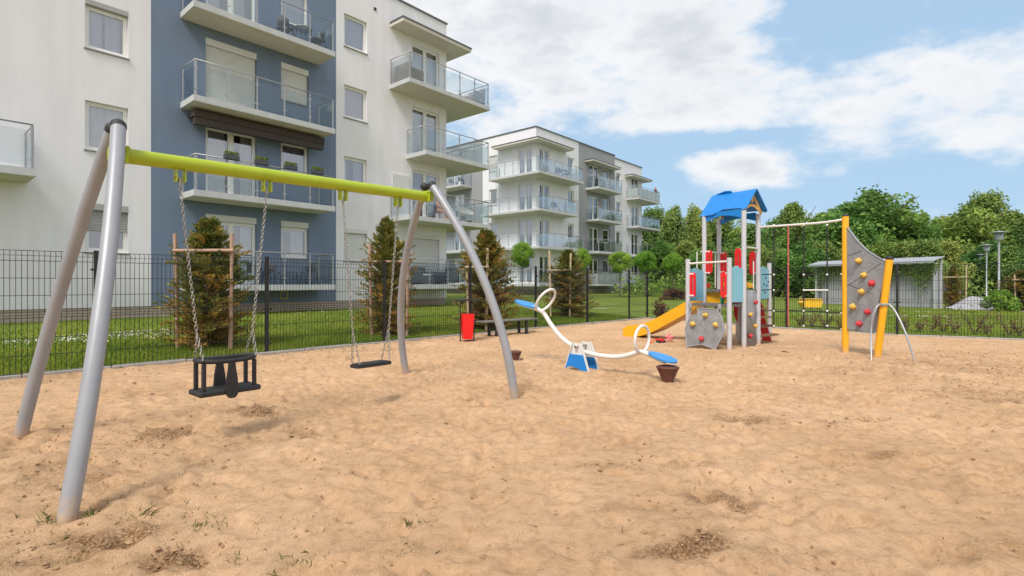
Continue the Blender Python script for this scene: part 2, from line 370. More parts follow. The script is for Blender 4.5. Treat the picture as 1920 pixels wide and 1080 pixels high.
def inside(x, y, poly):
    r = np.zeros(x.shape, bool); n = len(poly)
    for i in range(n):
        a, b = poly[i], poly[(i+1) % n]
        c = ((a.y > y) != (b.y > y)) & (x < (b.x-a.x)*(y-a.y)/((b.y-a.y) if abs(b.y-a.y) > 1e-9 else 1e-9)+a.x)
        r ^= c
    return r
def grid_mesh(name, xs, ys, zf, m, mask=None, attrs=None):
    X, Y = np.meshgrid(xs, ys); Z = zf(X, Y); nx, ny = len(xs), len(ys)
    co = np.stack([X.ravel(), Y.ravel(), Z.ravel()], 1)
    i = np.arange((ny-1)*(nx-1)); r, c = i//(nx-1), i % (nx-1); a = r*nx+c
    q = np.stack([a, a+1, a+nx+1, a+nx], 1)
    if mask is not None:
        cx = (xs[c]+xs[c+1])/2; cy = (ys[r]+ys[r+1])/2; q = q[mask(cx, cy)]
    me = bpy.data.meshes.new(name); me.vertices.add(len(co)); me.vertices.foreach_set('co', co.ravel())
    me.loops.add(q.size); me.loops.foreach_set('vertex_index', q.ravel().astype(np.int32)); me.polygons.add(len(q))
    me.polygons.foreach_set('loop_start', np.arange(0, q.size, 4, dtype=np.int32)); me.polygons.foreach_set('use_smooth', np.ones(len(q), bool))
    me.update(calc_edges=True); me.materials.append(m)
    for k, fn in (attrs or {}).items():
        at_ = me.attributes.new(k, 'FLOAT', 'POINT'); at_.data.foreach_set('value', fn(X, Y).ravel().astype(np.float32))
    o = bpy.data.objects.new(name, me); COL.objects.link(o); return o

# lawn sheet reaching the horizon
def lawn_mat():
    m = bpy.data.materials.new('lawn_grass'); m.use_nodes = True; t = m.node_tree; b = t.nodes['Principled BSDF']; b.inputs['Roughness'].default_value = .85; b.inputs['Specular IOR Level'].default_value = .15
    g = t.nodes.new('ShaderNodeNewGeometry')
    def nz(sc, det=6):
        n = t.nodes.new('ShaderNodeTexNoise'); n.inputs['Scale'].default_value = sc; n.inputs['Detail'].default_value = det; t.links.new(g.outputs['Position'], n.inputs['Vector']); return n.outputs[0]
    r = t.nodes.new('ShaderNodeValToRGB'); e = r.color_ramp.elements; e[0].position = .33; e[0].color = (.10, .15, .022, 1); e[1].position = .68; e[1].color = (.23, .25, .05, 1)
    q = e.new(.5); q.color = (.155, .205, .03, 1)
    mm = t.nodes.new('ShaderNodeMix'); mm.data_type = 'FLOAT'; mm.inputs['Factor'].default_value = .55; t.links.new(nz(.5), mm.inputs['A']); t.links.new(nz(9), mm.inputs['B'])
    t.links.new(mm.outputs[0], r.inputs[0]); t.links.new(r.outputs[0], b.inputs['Base Color'])
    bp = t.nodes.new('ShaderNodeBump'); bp.inputs['Strength'].default_value = .8; bp.inputs['Distance'].default_value = .04; t.links.new(nz(40), bp.inputs['Height']); t.links.new(bp.outputs[0], b.inputs['Normal'])
    return m
def spaced(lim, n, p=2.6):
    t = np.linspace(-1, 1, n); return np.sign(t)*np.abs(t)**p*lim
lx = spaced(900, 241); ly = spaced(900, 241)+20
lawn = grid_mesh('lawn', lx, ly, lambda x, y: lawn_z(x, y)+.03*fbm(x*.3, y*.3, 3)*((x-FP.x)*FN.x+(y-FP.y)*FN.y > 1.5), lawn_mat())
tag(lawn, kind='structure')

# sand
PATCH = [(480, 772, .45, .25, 1), (300, 812, .40, .22, .8), (545, 812, .3, .2, .6), (110, 1040, .55, .16, 1.0), (310, 1056, .2, .10, 1.2), (1562, 794, .20, .09, 1.1), (1628, 790, .24, .12, 1.2),
         (1415, 790, .35, .22, .6), (1290, 1030, .34, .13, 1.1), (1300, 975, .22, .12, .5), (1380, 945, .4, .1, .7), (1655, 852, .25, .1, .6), (1280, 878, .3, .12, .5), (870, 752, .15, .1, .8),
         (60, 900, .5, .35, .45), (1880, 745, 1.1, .5, .5), (1750, 690, 2.2, .7, .3), (60, 710, 1.2, .4, .35), (1020, 735, .5, .2, .3), (690, 660, .8, .2, .35), (1130, 878, .2, .1, .4),
         (140, 690, 1.0, .2, .3), (1230, 955, .35, .12, .4), (1450, 1050, .5, .12, .3), (1860, 1040, .4, .1, .3), (420, 700, .8, .2, .3)]
PATCH = [(gnd(a, b), c, d, e) for a, b, c, d, e in PATCH]
def damp(x, y):
    r = np.zeros(x.shape); w = fbm(x*4, y*4, 3, 5)
    for i, (p, a, b, s_) in enumerate(PATCH):
        th = (i*37 % 60)/60-.4; c_, q = math.cos(th), math.sin(th)
        u = ((x-p.x)*c_+(y-p.y)*q)/a; v = (-(x-p.x)*q+(y-p.y)*c_)/b
        r = np.maximum(r, 1.1*s_*np.clip(1.0-(u*u+v*v)-w*1.9, 0, 1))
    return r
def prints(x, y):
    z = np.zeros(x.shape)
    xs, ys = x[0], y[:, 0]
    rr = np.random.default_rng(5)
    for i in range(3000):
        if i < 1500: cx, cy = rr.uniform(-5, 9), rr.uniform(1.6, 9)
        else: cx, cy = rr.uniform(-8, 13), rr.uniform(3, 18)
        th = rr.uniform(0, math.pi); la, lb = rr.uniform(.09, .17), rr.uniform(.045, .075); dep = rr.uniform(.012, .040)
        i0, i1 = np.searchsorted(xs, [cx-.4, cx+.4]); j0, j1 = np.searchsorted(ys, [cy-.4, cy+.4])
        if i1 <= i0 or j1 <= j0: continue
        X, Y = x[j0:j1, i0:i1]-cx, y[j0:j1, i0:i1]-cy
        u = (X*math.cos(th)+Y*math.sin(th))/la; v = (-X*math.sin(th)+Y*math.cos(th))/lb; q = u*u+v*v
        z[j0:j1, i0:i1] += -dep*np.exp(-q**1.5*.9)+dep*.45*np.exp(-(np.sqrt(q)-1.45)**2*6)
    return z
SWD = [(V((-2.49, 4.55, 0)), .035), (V((-1.5, 5.7, 0)), .03)]
def sand_low(x, y):
    z = .035*fbm(x*.45, y*.45, 2, 3)+.012
    for p, d in SWD: z = z-d*np.exp(-(((x-p.x)**2+(y-p.y)**2)/.55))
    return z
def sand_z(x, y):
    dm = damp(x, y)
    z = sand_low(x, y)+.020*fbm(x*2.3, y*2.3, 3, 9)+.014*fbm(x*9, y*9, 5, 2, .65)+prints(x, y)
    z = z+np.minimum(dm, 1)*(.055*fbm(x*20, y*20, 4, 21, .7)-.010)
    return np.maximum(z, -.055+.01*fbm(x*20, y*20, 2, 4))
def sz(x, y): return float(sand_low(np.array([[x]]), np.array([[y]]))[0, 0])
def sand_mat():
    m = bpy.data.materials.new('sand_surface'); m.use_nodes = True; t = m.node_tree; b = t.nodes['Principled BSDF']; b.inputs['Roughness'].default_value = .95; b.inputs['Specular IOR Level'].default_value = .12
    g = t.nodes.new('ShaderNodeNewGeometry')
    def nz(sc, det=6, ro=.6):
        n = t.nodes.new('ShaderNodeTexNoise'); n.inputs['Scale'].default_value = sc; n.inputs['Detail'].default_value = det; n.inputs['Roughness'].default_value = ro; t.links.new(g.outputs['Position'], n.inputs['Vector']); return n.outputs[0]
    def ramp(src, p0, c0, p1, c1):
        r = t.nodes.new('ShaderNodeValToRGB'); e = r.color_ramp.elements; e[0].position = p0; e[0].color = c0; e[1].position = p1; e[1].color = c1; t.links.new(src, r.inputs[0]); return r.outputs[0]
    base = ramp(nz(.9, 8), .34, (.585, .37, .21, 1), .66, (.72, .475, .29, 1))
    fine = ramp(nz(14, 8, .7), .32, (.70, .65, .58, 1), .54, (1.04, 1.04, 1.04, 1))
    mul = t.nodes.new('ShaderNodeMix'); mul.data_type = 'RGBA'; mul.blend_type = 'MULTIPLY'; mul.inputs['Factor'].default_value = .8; t.links.new(base, mul.inputs['A']); t.links.new(fine, mul.inputs['B'])
    grain = ramp(nz(220, 3, .7), .34, (.72, .66, .58, 1), .46, (1, 1, 1, 1))
    mul2 = t.nodes.new('ShaderNodeMix'); mul2.data_type = 'RGBA'; mul2.blend_type = 'MULTIPLY'; mul2.inputs['Factor'].default_value = .9; t.links.new(mul.outputs['Result'], mul2.inputs['A']); t.links.new(grain, mul2.inputs['B'])
    a = t.nodes.new('ShaderNodeAttribute'); a.attribute_name = 'damp'
    sp = t.nodes.new('ShaderNodeMapRange'); sp.inputs['From Min'].default_value = .40; sp.inputs['From Max'].default_value = .54; t.links.new(nz(70, 6, .8), sp.inputs['Value'])
    mm = t.nodes.new('ShaderNodeMath'); mm.operation = 'MULTIPLY'; mm.use_clamp = True; t.links.new(a.outputs['Fac'], mm.inputs[0]); t.links.new(sp.outputs[0], mm.inputs[1])
    mx_ = t.nodes.new('ShaderNodeMix'); mx_.data_type = 'RGBA'; t.links.new(mm.outputs[0], mx_.inputs['Factor']); t.links.new(mul2.outputs['Result'], mx_.inputs['A']); mx_.inputs['B'].default_value = (.19, .10, .045, 1)
    t.links.new(mx_.outputs['Result'], b.inputs['Base Color'])
    ad = t.nodes.new('ShaderNodeMath'); ad.operation = 'ADD'; t.links.new(nz(26, 6, .7), ad.inputs[0]); t.links.new(nz(120, 4, .7), ad.inputs[1])
    bp = t.nodes.new('ShaderNodeBump'); bp.inputs['Strength'].default_value = .8; bp.inputs['Distance'].default_value = .025; t.links.new(ad.outputs[0], bp.inputs['Height']); t.links.new(bp.outputs[0], b.inputs['Normal'])
    return m
def dust(m, h=.16):
    # dry sand splashed on the lowest part of what stands in it
    t = m.node_tree; b = t.nodes['Principled BSDF']; src = b.inputs['Base Color'].links[0].from_socket
    g = t.nodes.new('ShaderNodeNewGeometry'); sp = t.nodes.new('ShaderNodeSeparateXYZ'); t.links.new(g.outputs['Position'], sp.inputs[0])
    n = t.nodes.new('ShaderNodeTexNoise'); n.inputs['Scale'].default_value = 30; n.inputs['Detail'].default_value = 5; t.links.new(g.outputs['Position'], n.inputs['Vector'])
    a = t.nodes.new('ShaderNodeMath'); a.operation = 'MULTIPLY_ADD'; a.inputs[1].default_value = -.30; t.links.new(n.outputs[0], a.inputs[0]); t.links.new(sp.outputs[2], a.inputs[2])
    r = t.nodes.new('ShaderNodeMapRange'); r.inputs['From Min'].default_value = h-.16; r.inputs['From Max'].default_value = -.16; r.inputs['To Max'].default_value = .75; t.links.new(a.outputs[0], r.inputs['Value'])
    x = t.nodes.new('ShaderNodeMix'); x.data_type = 'RGBA'; x.inputs['B'].default_value = (.55, .36, .21, 1); t.links.new(src, x.inputs['A']); t.links.new(r.outputs[0], x.inputs['Factor']); t.links.new(x.outputs['Result'], b.inputs['Base Color'])
for m_ in (PAINTG, POSTG, ORAN, STEEL): dust(m_)
SM = sand_mat()
xs = np.concatenate([np.arange(-22, -8, .25), np.arange(-8, -5, .06), np.arange(-5, 9, .03), np.arange(9, 14, .06), np.arange(14, 16.1, .25)])
ys = np.concatenate([np.arange(-9, 1, .25), np.arange(1, 7.5, .03), np.arange(7.5, 20, .055)])
sand = grid_mesh('sand', xs, ys, sand_z, SM, lambda x, y: inside(x, y, POLY), {'damp': damp})
tag(sand, kind='structure')

# kerb strips under the fence
def kerb(name, a, b, label):
    mb = MB(); L_ = (b-a).length; n = max(1, round(L_/1.0)); d = (b-a).normalized()
    for i in range(n):
        mb.bar(a+d*(L_*i/n+.004)+V((0, 0, -.06)), a+d*(L_*(i+1)/n-.004)+V((0, 0, -.06)), .12, .23+.006*((i*7) % 3), bev=.012)
    return tag(mb.build(name, KERB), label, 'kerb')
kerb('concrete_kerb', FP-FD*22, CORNER, 'long straight concrete kerb under the fence on the apartment side')
mbk = MB()
for a, b in zip(RIGHT[:-1], RIGHT[1:]):
    L_ = (b-a).length; n = round(L_/.8); d = (b-a).normalized()
    for i in range(n): mbk.bar(a+d*(L_*i/n+.004)+V((0, 0, -.06)), a+d*(L_*(i+1)/n-.004)+V((0, 0, -.06)), .14, .22+.006*((i*5) % 3), bev=.012)
tag(mbk.build('concrete_kerb', KERB), 'curving concrete kerb under the fence on the tree side', 'kerb')

# ------------------------------------------------------------------ fences
FH = 1.73
def fence(label, pts, z0=.03):
    t = thing('wire_mesh_fence', label, 'fence', tuple(pts[0]))
    ROWS = [(0, .0), (.25, 0), (.50, 0), (.78, .028), (.83, 0), (.87, .028), (1.12, 0), (1.37, 0), (1.60, .028), (1.66, .04), (1.70, 0)]
    prof = [(0, 0), (.79, 0), (.83, .035), (.87, 0), (1.58, 0), (1.65, .045), (1.72, .01)]
    for i, p in enumerate(pts):
        mb = MB(); d = (pts[min(i+1, len(pts)-1)]-pts[max(i-1, 0)]).normalized(); n = V((-d.y, d.x, 0))
        mb.obox(p+V((0, 0, FH/2-.02)), d, n, (0, 0, 1), (.06, .045, FH+.12), .004)
        mb.obox(p+V((0, 0, FH+.045)), d, n, (0, 0, 1), (.068, .052, .018), .004)
        for z in (.2, .83, 1.5): mb.obox(p+V((0, 0, z))-n*.03, d, n, (0, 0, 1), (.14, .02, .03))
        mb.build('post', DARKM, t)
    for a, b in zip(pts[:-1], pts[1:]):
        d = (b-a); L_ = d.length; d.normalize(); n = V((d.y, -d.x, 0)); mb = MB(); k = int((L_-.09)/.058)
        for j in range(k+1):
            q = a+d*(.05+(L_-.1)*j/k)+n*.035; r = .0044
            vs = []
            for z, o in prof:
                c = q+n*o+V((0, 0, z0+z)); vs += [c+d*r, c-d*r*.5+n*r*.87, c-d*r*.5-n*r*.87]
            mb.add(vs, [(3*m_+e, 3*m_+(e+1) % 3, 3*m_+3+(e+1) % 3, 3*m_+3+e) for m_ in range(len(prof)-1) for e in range(3)], True)
        for z in (.03, .27, .51, .79, .87, 1.10, 1.34, 1.58, 1.72):
            o = .0
            if z == .83: o = .035
            mb.bar(a+d*.03+n*(.041+o)+V((0, 0, z0+z)), b-d*.03+n*(.041+o)+V((0, 0, z0+z)), .008, .008)
        for z, o in ((.83, .035), (1.65, .045)): mb.bar(a+d*.03+n*(.041+o)+V((0, 0, z0+z)), b-d*.03+n*(.041+o)+V((0, 0, z0+z)), .006, .006)
        mb.build('mesh_panel', DARKM, t)
    return t
SP = 13.5/5.5
fence('straight dark wire mesh fence between the sand and the apartment lawn', [FP+FD*(SP*k) for k in range(-7, 6)]+[CORNER.copy()])
fence('dark wire mesh fence curving round the sand in front of the trees and lamps', RIGHT)

# ------------------------------------------------------------------ building parts
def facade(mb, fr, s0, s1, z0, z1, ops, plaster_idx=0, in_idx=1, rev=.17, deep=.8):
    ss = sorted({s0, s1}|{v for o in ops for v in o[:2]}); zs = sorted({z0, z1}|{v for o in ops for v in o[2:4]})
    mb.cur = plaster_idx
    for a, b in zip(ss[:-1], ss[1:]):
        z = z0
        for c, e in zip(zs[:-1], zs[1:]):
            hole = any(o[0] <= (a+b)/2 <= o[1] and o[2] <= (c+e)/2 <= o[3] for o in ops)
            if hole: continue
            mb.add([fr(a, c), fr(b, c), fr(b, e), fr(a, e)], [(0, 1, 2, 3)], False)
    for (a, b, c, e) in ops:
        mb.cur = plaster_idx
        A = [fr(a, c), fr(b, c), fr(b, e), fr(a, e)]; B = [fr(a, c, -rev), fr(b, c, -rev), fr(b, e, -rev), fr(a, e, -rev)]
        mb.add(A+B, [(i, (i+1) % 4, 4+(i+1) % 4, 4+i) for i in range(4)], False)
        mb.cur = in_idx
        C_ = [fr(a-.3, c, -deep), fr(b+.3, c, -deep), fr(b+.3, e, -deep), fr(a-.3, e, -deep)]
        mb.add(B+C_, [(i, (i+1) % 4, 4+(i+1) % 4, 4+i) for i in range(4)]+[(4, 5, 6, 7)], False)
def window(parent, fr, a, b, c, e, door=False, shut=0, curt=None, box=.0, shm=None, blind=0, split=None, openleaf=False):
    """frame part; pane, sill, shutter, curtain as its children"""
    f = MB(); w = .065; o0, o1 = -.17, -.10; top = e-box
    f.fbox(fr, a+.002, a+w, c+.002, top, o0, o1, .006); f.fbox(fr, b-w, b-.002, c+.002, top, o0, o1, .006)
    f.fbox(fr, a+w+.001, b-w-.001, top-w, top-.001, o0, o1, .006); f.fbox(fr, a+w+.001, b-w-.001, c+.002, c+w+.02, o0, o1, .006)
    mid = None
    if door or split:
        mid = a+(b-a)*(split or .5); f.fbox(fr, mid-.055, mid+.055, c+w+.021, top-w-.001, o0, o1-.002, .006)
    # inner sash lines
    segs = [(a+w, (mid-.055) if mid else b-w)]+([(mid+.055, b-w)] if mid else [])
    for q0, q1 in segs:
        for z0, z1, s0, s1 in ((c+w+.022, top-w-.002, q0+.001, q0+.04), (c+w+.022, top-w-.002, q1-.04, q1-.001)):
            f.fbox(fr, s0, s1, z0, z1, o0+.01, o1-.012)
        f.fbox(fr, q0+.041, q1-.041, top-w-.042, top-w-.002, o0+.01, o1-.012); f.fbox(fr, q0+.041, q1-.041, c+w+.022, c+w+.062, o0+.01, o1-.012)
    W = f.build('door' if door else 'window', FRAME, parent)
    p = MB()
    for q0, q1 in segs: p.add([fr(q0+.03, c+w+.05, -.145), fr(q1-.03, c+w+.05, -.145), fr(q1-.03, top-w-.03, -.145), fr(q0+.03, top-w-.03, -.145)], [(0, 1, 2, 3)])
    p.build('pane', PANE, W)
    if not door:
        s_ = MB(); s_.fbox(fr, a-.03, b+.03, c-.035, c-.001, -.10, .05, .004); s_.build('sill', SILL, W)
    if box:
        s_ = MB(); s_.fbox(fr, a+.003, b-.003, e-box+.002, e-.003, -.16, .012, .01); s_.build('shutter_box', SHUT if shm is None else shm, W)
    if shut:
        h = (top-c)*shut; z0 = top-h; n = int(h/.048); s_ = MB(); vs = []; fs = []
        for i in range(n+1):
            z = z0+h*i/n; vs += [fr(a+.02, z, -.085), fr(b-.02, z, -.085), fr(a+.02, z+h/n*.25, -.066), fr(b-.02, z+h/n*.25, -.066)]
        for i in range(n):
            q = i*4; fs += [(q, q+1, q+3, q+2), (q+2, q+3, q+5, q+4)]
        s_.add(vs, fs, False); s_.fbox(fr, a+.02, b-.02, z0-.04, z0-.001, -.09, -.06); s_.build('shutter', shm or SHUT, W)
    if blind:
        z0 = top-(top-c)*blind; s_ = MB(); n = int((top-z0)/.07)
        vs = []
        for i in range(n+1):
            z = z0+(top-z0)*i/n; vs += [fr(a+.05, z, -.19-.02*(i % 2)), fr(b-.05, z, -.19-.02*(i % 2))]
        s_.add(vs, [(2*i, 2*i+1, 2*i+3, 2*i+2) for i in range(n)]); s_.build('blind', BLIND, W)
    if curt:
        m, spans = curt; s_ = MB()
        for x0, x1 in spans:
            n = max(6, int((x1-x0)*(b-a)/.05)); vs = []
            for i in range(n+1):
                s__ = a+(b-a)*(x0+(x1-x0)*i/n); oo = -.27+.055*math.sin(i*1.7)+.02*math.sin(i*.7+a); vs += [fr(s__, c+.03, oo), fr(s__, top-.03, oo)]
            s_.add(vs, [(2*i, 2*i+2, 2*i+3, 2*i+1) for i in range(n)], True)
        s_.build('curtain', m, W)
    return W
def balcony(parent, poly, rail, z, th=.2, glass=None, sp=.95, H=1.1, skip=()):
    s = MB(); s.cur = 0; s.prism([(p.x, p.y) for p in poly], z-th+.012, z)
    s.cur = 1; cx = sum(p.x for p in poly)/len(poly); cy = sum(p.y for p in poly)/len(poly)
    s.prism([(cx+(p.x-cx)*.985, cy+(p.y-cy)*.985) for p in poly], z-th, z-th+.011)
    # drip edge
    B = s.build('balcony', [CONC, SOFFIT], parent)
    r = MB(); g_all = []
    pts = rail
    r.tube([p+V((0, 0, z+H)) for p in pts], .021, 8)
    first = True
    for i, (a, b) in enumerate(zip(pts[:-1], pts[1:])):
        d = b-a; L_ = d.length; d.normalize(); n = V((-d.y, d.x, 0)); k = max(1, round(L_/sp))
        for j in range(k+1):
            o = .03 if j == 0 else (-.03 if j == k else 0)
            q = a+d*(L_*j/k+o)
            r.obox(q+V((0, 0, z+H/2-.09)), d, n, (0, 0, 1), (.035, .035, H+.12))
            for zz in (.22, .85):
                r.obox(q+V((0, 0, z+zz)), d, n, (0, 0, 1), (.13 if 0 < j < k else .09, .028, .035))
        for j in range(k):
            if (i, j) in skip: continue
            g0 = a+d*(L_*j/k+.05+(.03 if j == 0 else 0)); g1 = a+d*(L_*(j+1)/k-.05-(.03 if j == k-1 else 0))
            g = MB(); g.bar(g0+V((0, 0, z+.51)), g1+V((0, 0, z+.51)), .008, .88); g_all.append(g)
    r.build('railing', STEEL, B)
    for g in g_all: g.build('glass_panel', glass or RAILGLASS, B)
    return B

# ---- near building
D1 = V((.649, .761, 0)).normalized(); N1 = V((D1.y, -D1.x, 0)); W1 = Fr((-6.55, 21.5), D1, N1)
SE = 5.19; ZF = [1.25, 4.17, 7.07, 9.95]; ZR = 13.83; ZP = .6
b1 = thing('apartment_building', 'large white and blue apartment block close behind the fence at left', 'building', tuple(W1(0, 0)))
secs = [(-24, -7.02, WHITE, 'white wall of the left wing'), (-7.02, -.72, BLUE, 'blue wall in the middle'), (-.72, SE, WHITE, 'white wall at the open corner')]
winL, doorB, winB, winW, doorW = (-8.62, -7.60), (-5.48, -3.83), (-2.95, -1.88), (-.365, .717), (3.11, 4.75)
units = []
for k, z in enumerate(ZF):
    units += [('L', winL, z+.94, z+2.35, False, k), ('B', doorB, z+.03, z+2.35, True, k), ('b', winB, z+.98, z+2.35, False, k), ('W', winW, z+.95, z+2.28, False, k), ('D', doorW, z+.03, z+2.30, True, k)]
    units += [('x', (-13.2, -11.6), z+.03, z+2.35, True, k), ('x', (-17.5, -16.4), z+.94, z+2.35, False, k)]
for (s0, s1, m, lb) in secs:
    mb = MB(); ops = [(u[1][0], u[1][1], u[2], u[3]) for u in units if s0 < u[1][0] < s1]
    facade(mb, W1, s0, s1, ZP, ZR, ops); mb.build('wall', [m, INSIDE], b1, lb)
def curtpat(k, c): return c
for kind, (a, b), z0, z1, dr, k in units:
    kw = {}
    if kind == 'L': kw = [dict(shut=.45, box=.2, shm=SHUTG, blind=0), dict(curt=(CURTW, [(.0, 1)])), dict(curt=(CURT, [(.0, .42), (.5, .86)]), box=.16, shm=SHUTG), dict(blind=1)][k]
    if kind == 'B': kw = [dict(box=.22, curt=(CURTW, [(.72, .97)])), dict(curt=(CURTW, [(.0, .45), (.72, .98)])), dict(box=.22, shut=1), dict(curt=(CURTW, [(.0, .3), (.5, .8)]))][k]
    if kind == 'b': kw = [dict(box=.22, curt=(CURTW, [(.45, .95)])), dict(curt=(CURT, [(0, 1)])), dict(box=.22, shut=1), dict(curt=(CURT, [(0, 1)]))][k]
    if kind == 'W': kw = [dict(box=.18, shut=1), dict(curt=(CURT, [(0, .3), (.55, 1)]), box=0), dict(curt=(CURT, [(.12, .9)])), dict(blind=.9)][k]
    if kind == 'D': kw = [dict(shut=1, box=.2), dict(curt=(CURTW, [(.7, 1)])), dict(curt=(CURTW, [(0, .45), (.62, .95)])), dict(curt=(CURTW, [(.05, .5), (.55, .9)]))][k]
    if kind == 'x': kw = dict(curt=(CURTW, [(0, 1)]))
    window(b1, W1, a, b, z0, z1, door=dr, **kw)
# shell: plinth, ends, roof
mb = MB(); mb.fbox(W1, -24, SE-.03, -.3, ZP-.002, -.3, -.03); mb.fbox(W1, SE-.25, SE-.03, -.3, ZP-.002, -11.9, -.31); mb.build('plinth', PLINTH, b1)
mb = MB(); mb.add([W1(SE, ZP), W1(SE, ZP, -12), W1(SE, ZR, -12), W1(SE, ZR)], [(0, 1, 2, 3)]); mb.add([W1(-24, ZP), W1(-24, ZP, -12), W1(-24, ZR, -12), W1(-24, ZR)], [(0, 1, 2, 3)]); mb.add([W1(-24, -.3, -12), W1(SE, -.3, -12), W1(SE, ZR, -12), W1(-24, ZR, -12)], [(0, 1, 2, 3)]); mb.build('end_wall', WHITE, b1)
mb = MB(); mb.fbox(W1, -23.9, SE-.06, ZR-.3, ZR-.25, -11.9, -.06); mb.build('roof', CAPM, b1)
mb = MB(); mb.fbox(W1, -24.05, SE+.05, ZR+.001, ZR+.07, -.35, .05); mb.fbox(W1, SE-.35, SE+.05, ZR+.001, ZR+.07, -12, -.351); mb.build('parapet_cap', CAPM, b1)
# canopy above the corner balcony
mb = MB(); mb.cur = 0; pl = [(1.9, .002), (1.9, .9), (6.0, .9), (6.0, -2.6), (SE+.003, -2.6), (SE+.003, .002)]
mb.prism([(W1(a, 0, o).x, W1(a, 0, o).y) for a, o in pl], 12.5, 12.64); mb.cur = 1
pl2 = [(1.87, .003), (1.87, .93), (6.03, .93), (6.03, -2.62), (SE+.004, -2.62), (SE+.004, .003)]
mb.prism([(W1(a, 0, o).x, W1(a, 0, o).y) for a, o in pl2], 12.642, 12.70); mb.build('canopy', [SOFFIT, CAPM], b1)
def w1(a, o): p = W1(a, 0, o); return V((p.x, p.y, 0))
for k, z in enumerate(ZF):
    D = 1.17; a, b = -6.22, -1.454
    balcony(b1, [w1(a, .002), w1(a, D), w1(b, D), w1(b, .002)], [w1(a+.05, .04), w1(a+.05, D-.05), w1(b-.05, D-.05), w1(b-.05, .04)], z)
    a, D = (2.75 if k == 2 else 1.85), 1.39
    if k == 0:
        b = SE
        balcony(b1, [w1(a, .002), w1(a, D), w1(b, D), w1(b, .002)], [w1(a+.05, .04), w1(a+.05, D-.05), w1(b-.05, D-.05), w1(b-.05, .04)], z)
    else:
        b = 6.8
        balcony(b1, [w1(a, .002), w1(a, D), w1(b, D), w1(b, -2.6), w1(SE+.003, -2.6), w1(SE+.003, .002)], [w1(a+.05, .04), w1(a+.05, D-.05), w1(b-.05, D-.05), w1(b-.05, -2.55), w1(SE+.05, -2.55)], z)
D = 1.3; a, b = -14.2, -9.83
balcony(b1, [w1(a, .002), w1(a, D), w1(b, D), w1(b, .002)], [w1(a+.05, .04), w1(a+.05, D-.05), w1(b-.05, D-.05), w1(b-.05, .04)], ZF[1], glass=None)
# awning cassette under the third-level balcony, yellow vent, small wall vents
mb = MB(); mb.fbox(W1, -6.05, -1.55, 6.55, 6.80, .30, .62, .03); mb.fbox(W1, -6.0, -5.9, 6.62, 6.74, .003, .30); mb.fbox(W1, -1.75, -1.65, 6.62, 6.74, .003, .30); mb.fbox(W1, -6.0, -1.6, 6.34, 6.547, .40, .60); mb.build('awning', AWN, b1, 'rolled dark brown awning under a balcony')
for s_ in (-3.0, -5.3):
    mb = MB()
    for q in ((0, .04, 0, .3), (.26, .30, 0, .3), (.041, .259, 0, .04), (.041, .259, .26, .3)): mb.fbox(W1, s_+q[0], s_+q[1], .72+q[2], .72+q[3], .002, .02)
    mb.build('vent_frame', VENTY, b1)
for s_, z_ in ((1.05, 12.9), (3.2, .95)): mb = MB(); mb.fbox(W1, s_, s_+.12, z_, z_+.12, .002, .03); mb.build('wall_vent', AWN, b1)
mb = MB(); mb.fbox(W1, 1.98, 2.9, 5.4, 6.15, .003, .05)
for i in range(11): mb.fbox(W1, 1.98, 2.9, 5.42+i*.065, 5.45+i*.065, .051, .065)
mb.build('slatted_screen', FRAME, b1)

# ---- far building
C2 = V((1.92, 42.1, 0)); FRr = Fr(C2, D1, N1); FL = Fr(C2, -N1, -D1)   # FRr: right face; FL: left face (s runs away from the corner)
b2 = thing('apartment_building', 'white and grey apartment block farther away, seen corner on with its stacked corner balconies', 'building', tuple(C2))
H2 = .35
ops_l = {'w': (4.2, 5.13), 'd': (.41, 1.9), 'g': (8.2, 9.6), 'g2': (11.2, 12.2)}
ops_r = {'d': (.5, 1.84), 'w': (4.52, 5.43), 'gd': (7.97, 9.65), 'gw': (10.42, 11.62), 'ew': (12.95, 13.85), 'ed': (16.1, 17.7)}
U = []
for k, z in enumerate(ZF):
    for key, (a, b) in ops_l.items(): dr = key in 'dg'; U.append((FL, a, b, z+(.03 if dr else .95), z+2.3, dr, k, key))
    for key, (a, b) in ops_r.items(): dr = key in ('d', 'gd', 'ed'); U.append((FRr, a, b, z+(.03 if dr else .95), z+2.3, dr, k, key))
for fr, s0, s1, m, off in ((FL, 0, 5.89, WHITE, 0), (FL, 5.89, 16, GREYP, 0), (FRr, 0, 6.2, WHITE, 0), (FRr, 6.2, 12.66, GREYP, 0), (FRr, 12.66, 18.4, WHITE, 0)):
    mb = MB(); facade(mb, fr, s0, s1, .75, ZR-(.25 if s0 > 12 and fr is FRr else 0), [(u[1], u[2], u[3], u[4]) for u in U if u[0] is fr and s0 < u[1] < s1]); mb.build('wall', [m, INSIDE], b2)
for i, (fr, a, b, c, e, dr, k, key) in enumerate(U):
    r_ = random.Random(i*13+5)
    kw = {}
    if fr is FL and key == 'w': kw = [dict(blind=1), dict(blind=.9), dict(curt=(CURT, [(0, .4)])), dict(shut=1)][k]
    elif fr is FL and key == 'd': kw = dict(curt=(CURT if k else CURTW, [(0, 1)]))
    else: kw = r_.choice([dict(curt=(CURTW, [(0, .35), (.7, 1)])), dict(curt=(CURTW, [(.1, .6)])), dict(curt=(CURT, [(.5, 1)])), {}])
    window(b2, fr, a, b, c, e, door=dr, **kw)
mb = MB(); mb.fbox(FL, 0.03, 16, -.3, .748, -.3, -.03); mb.fbox(FRr, 0.31, 18.37, -.3, .748, -.3, -.03); mb.build('plinth', PLINTH, b2)
mb = MB(); e0, e1 = FRr(18.4, 0), FRr(18.4, 0, -16)
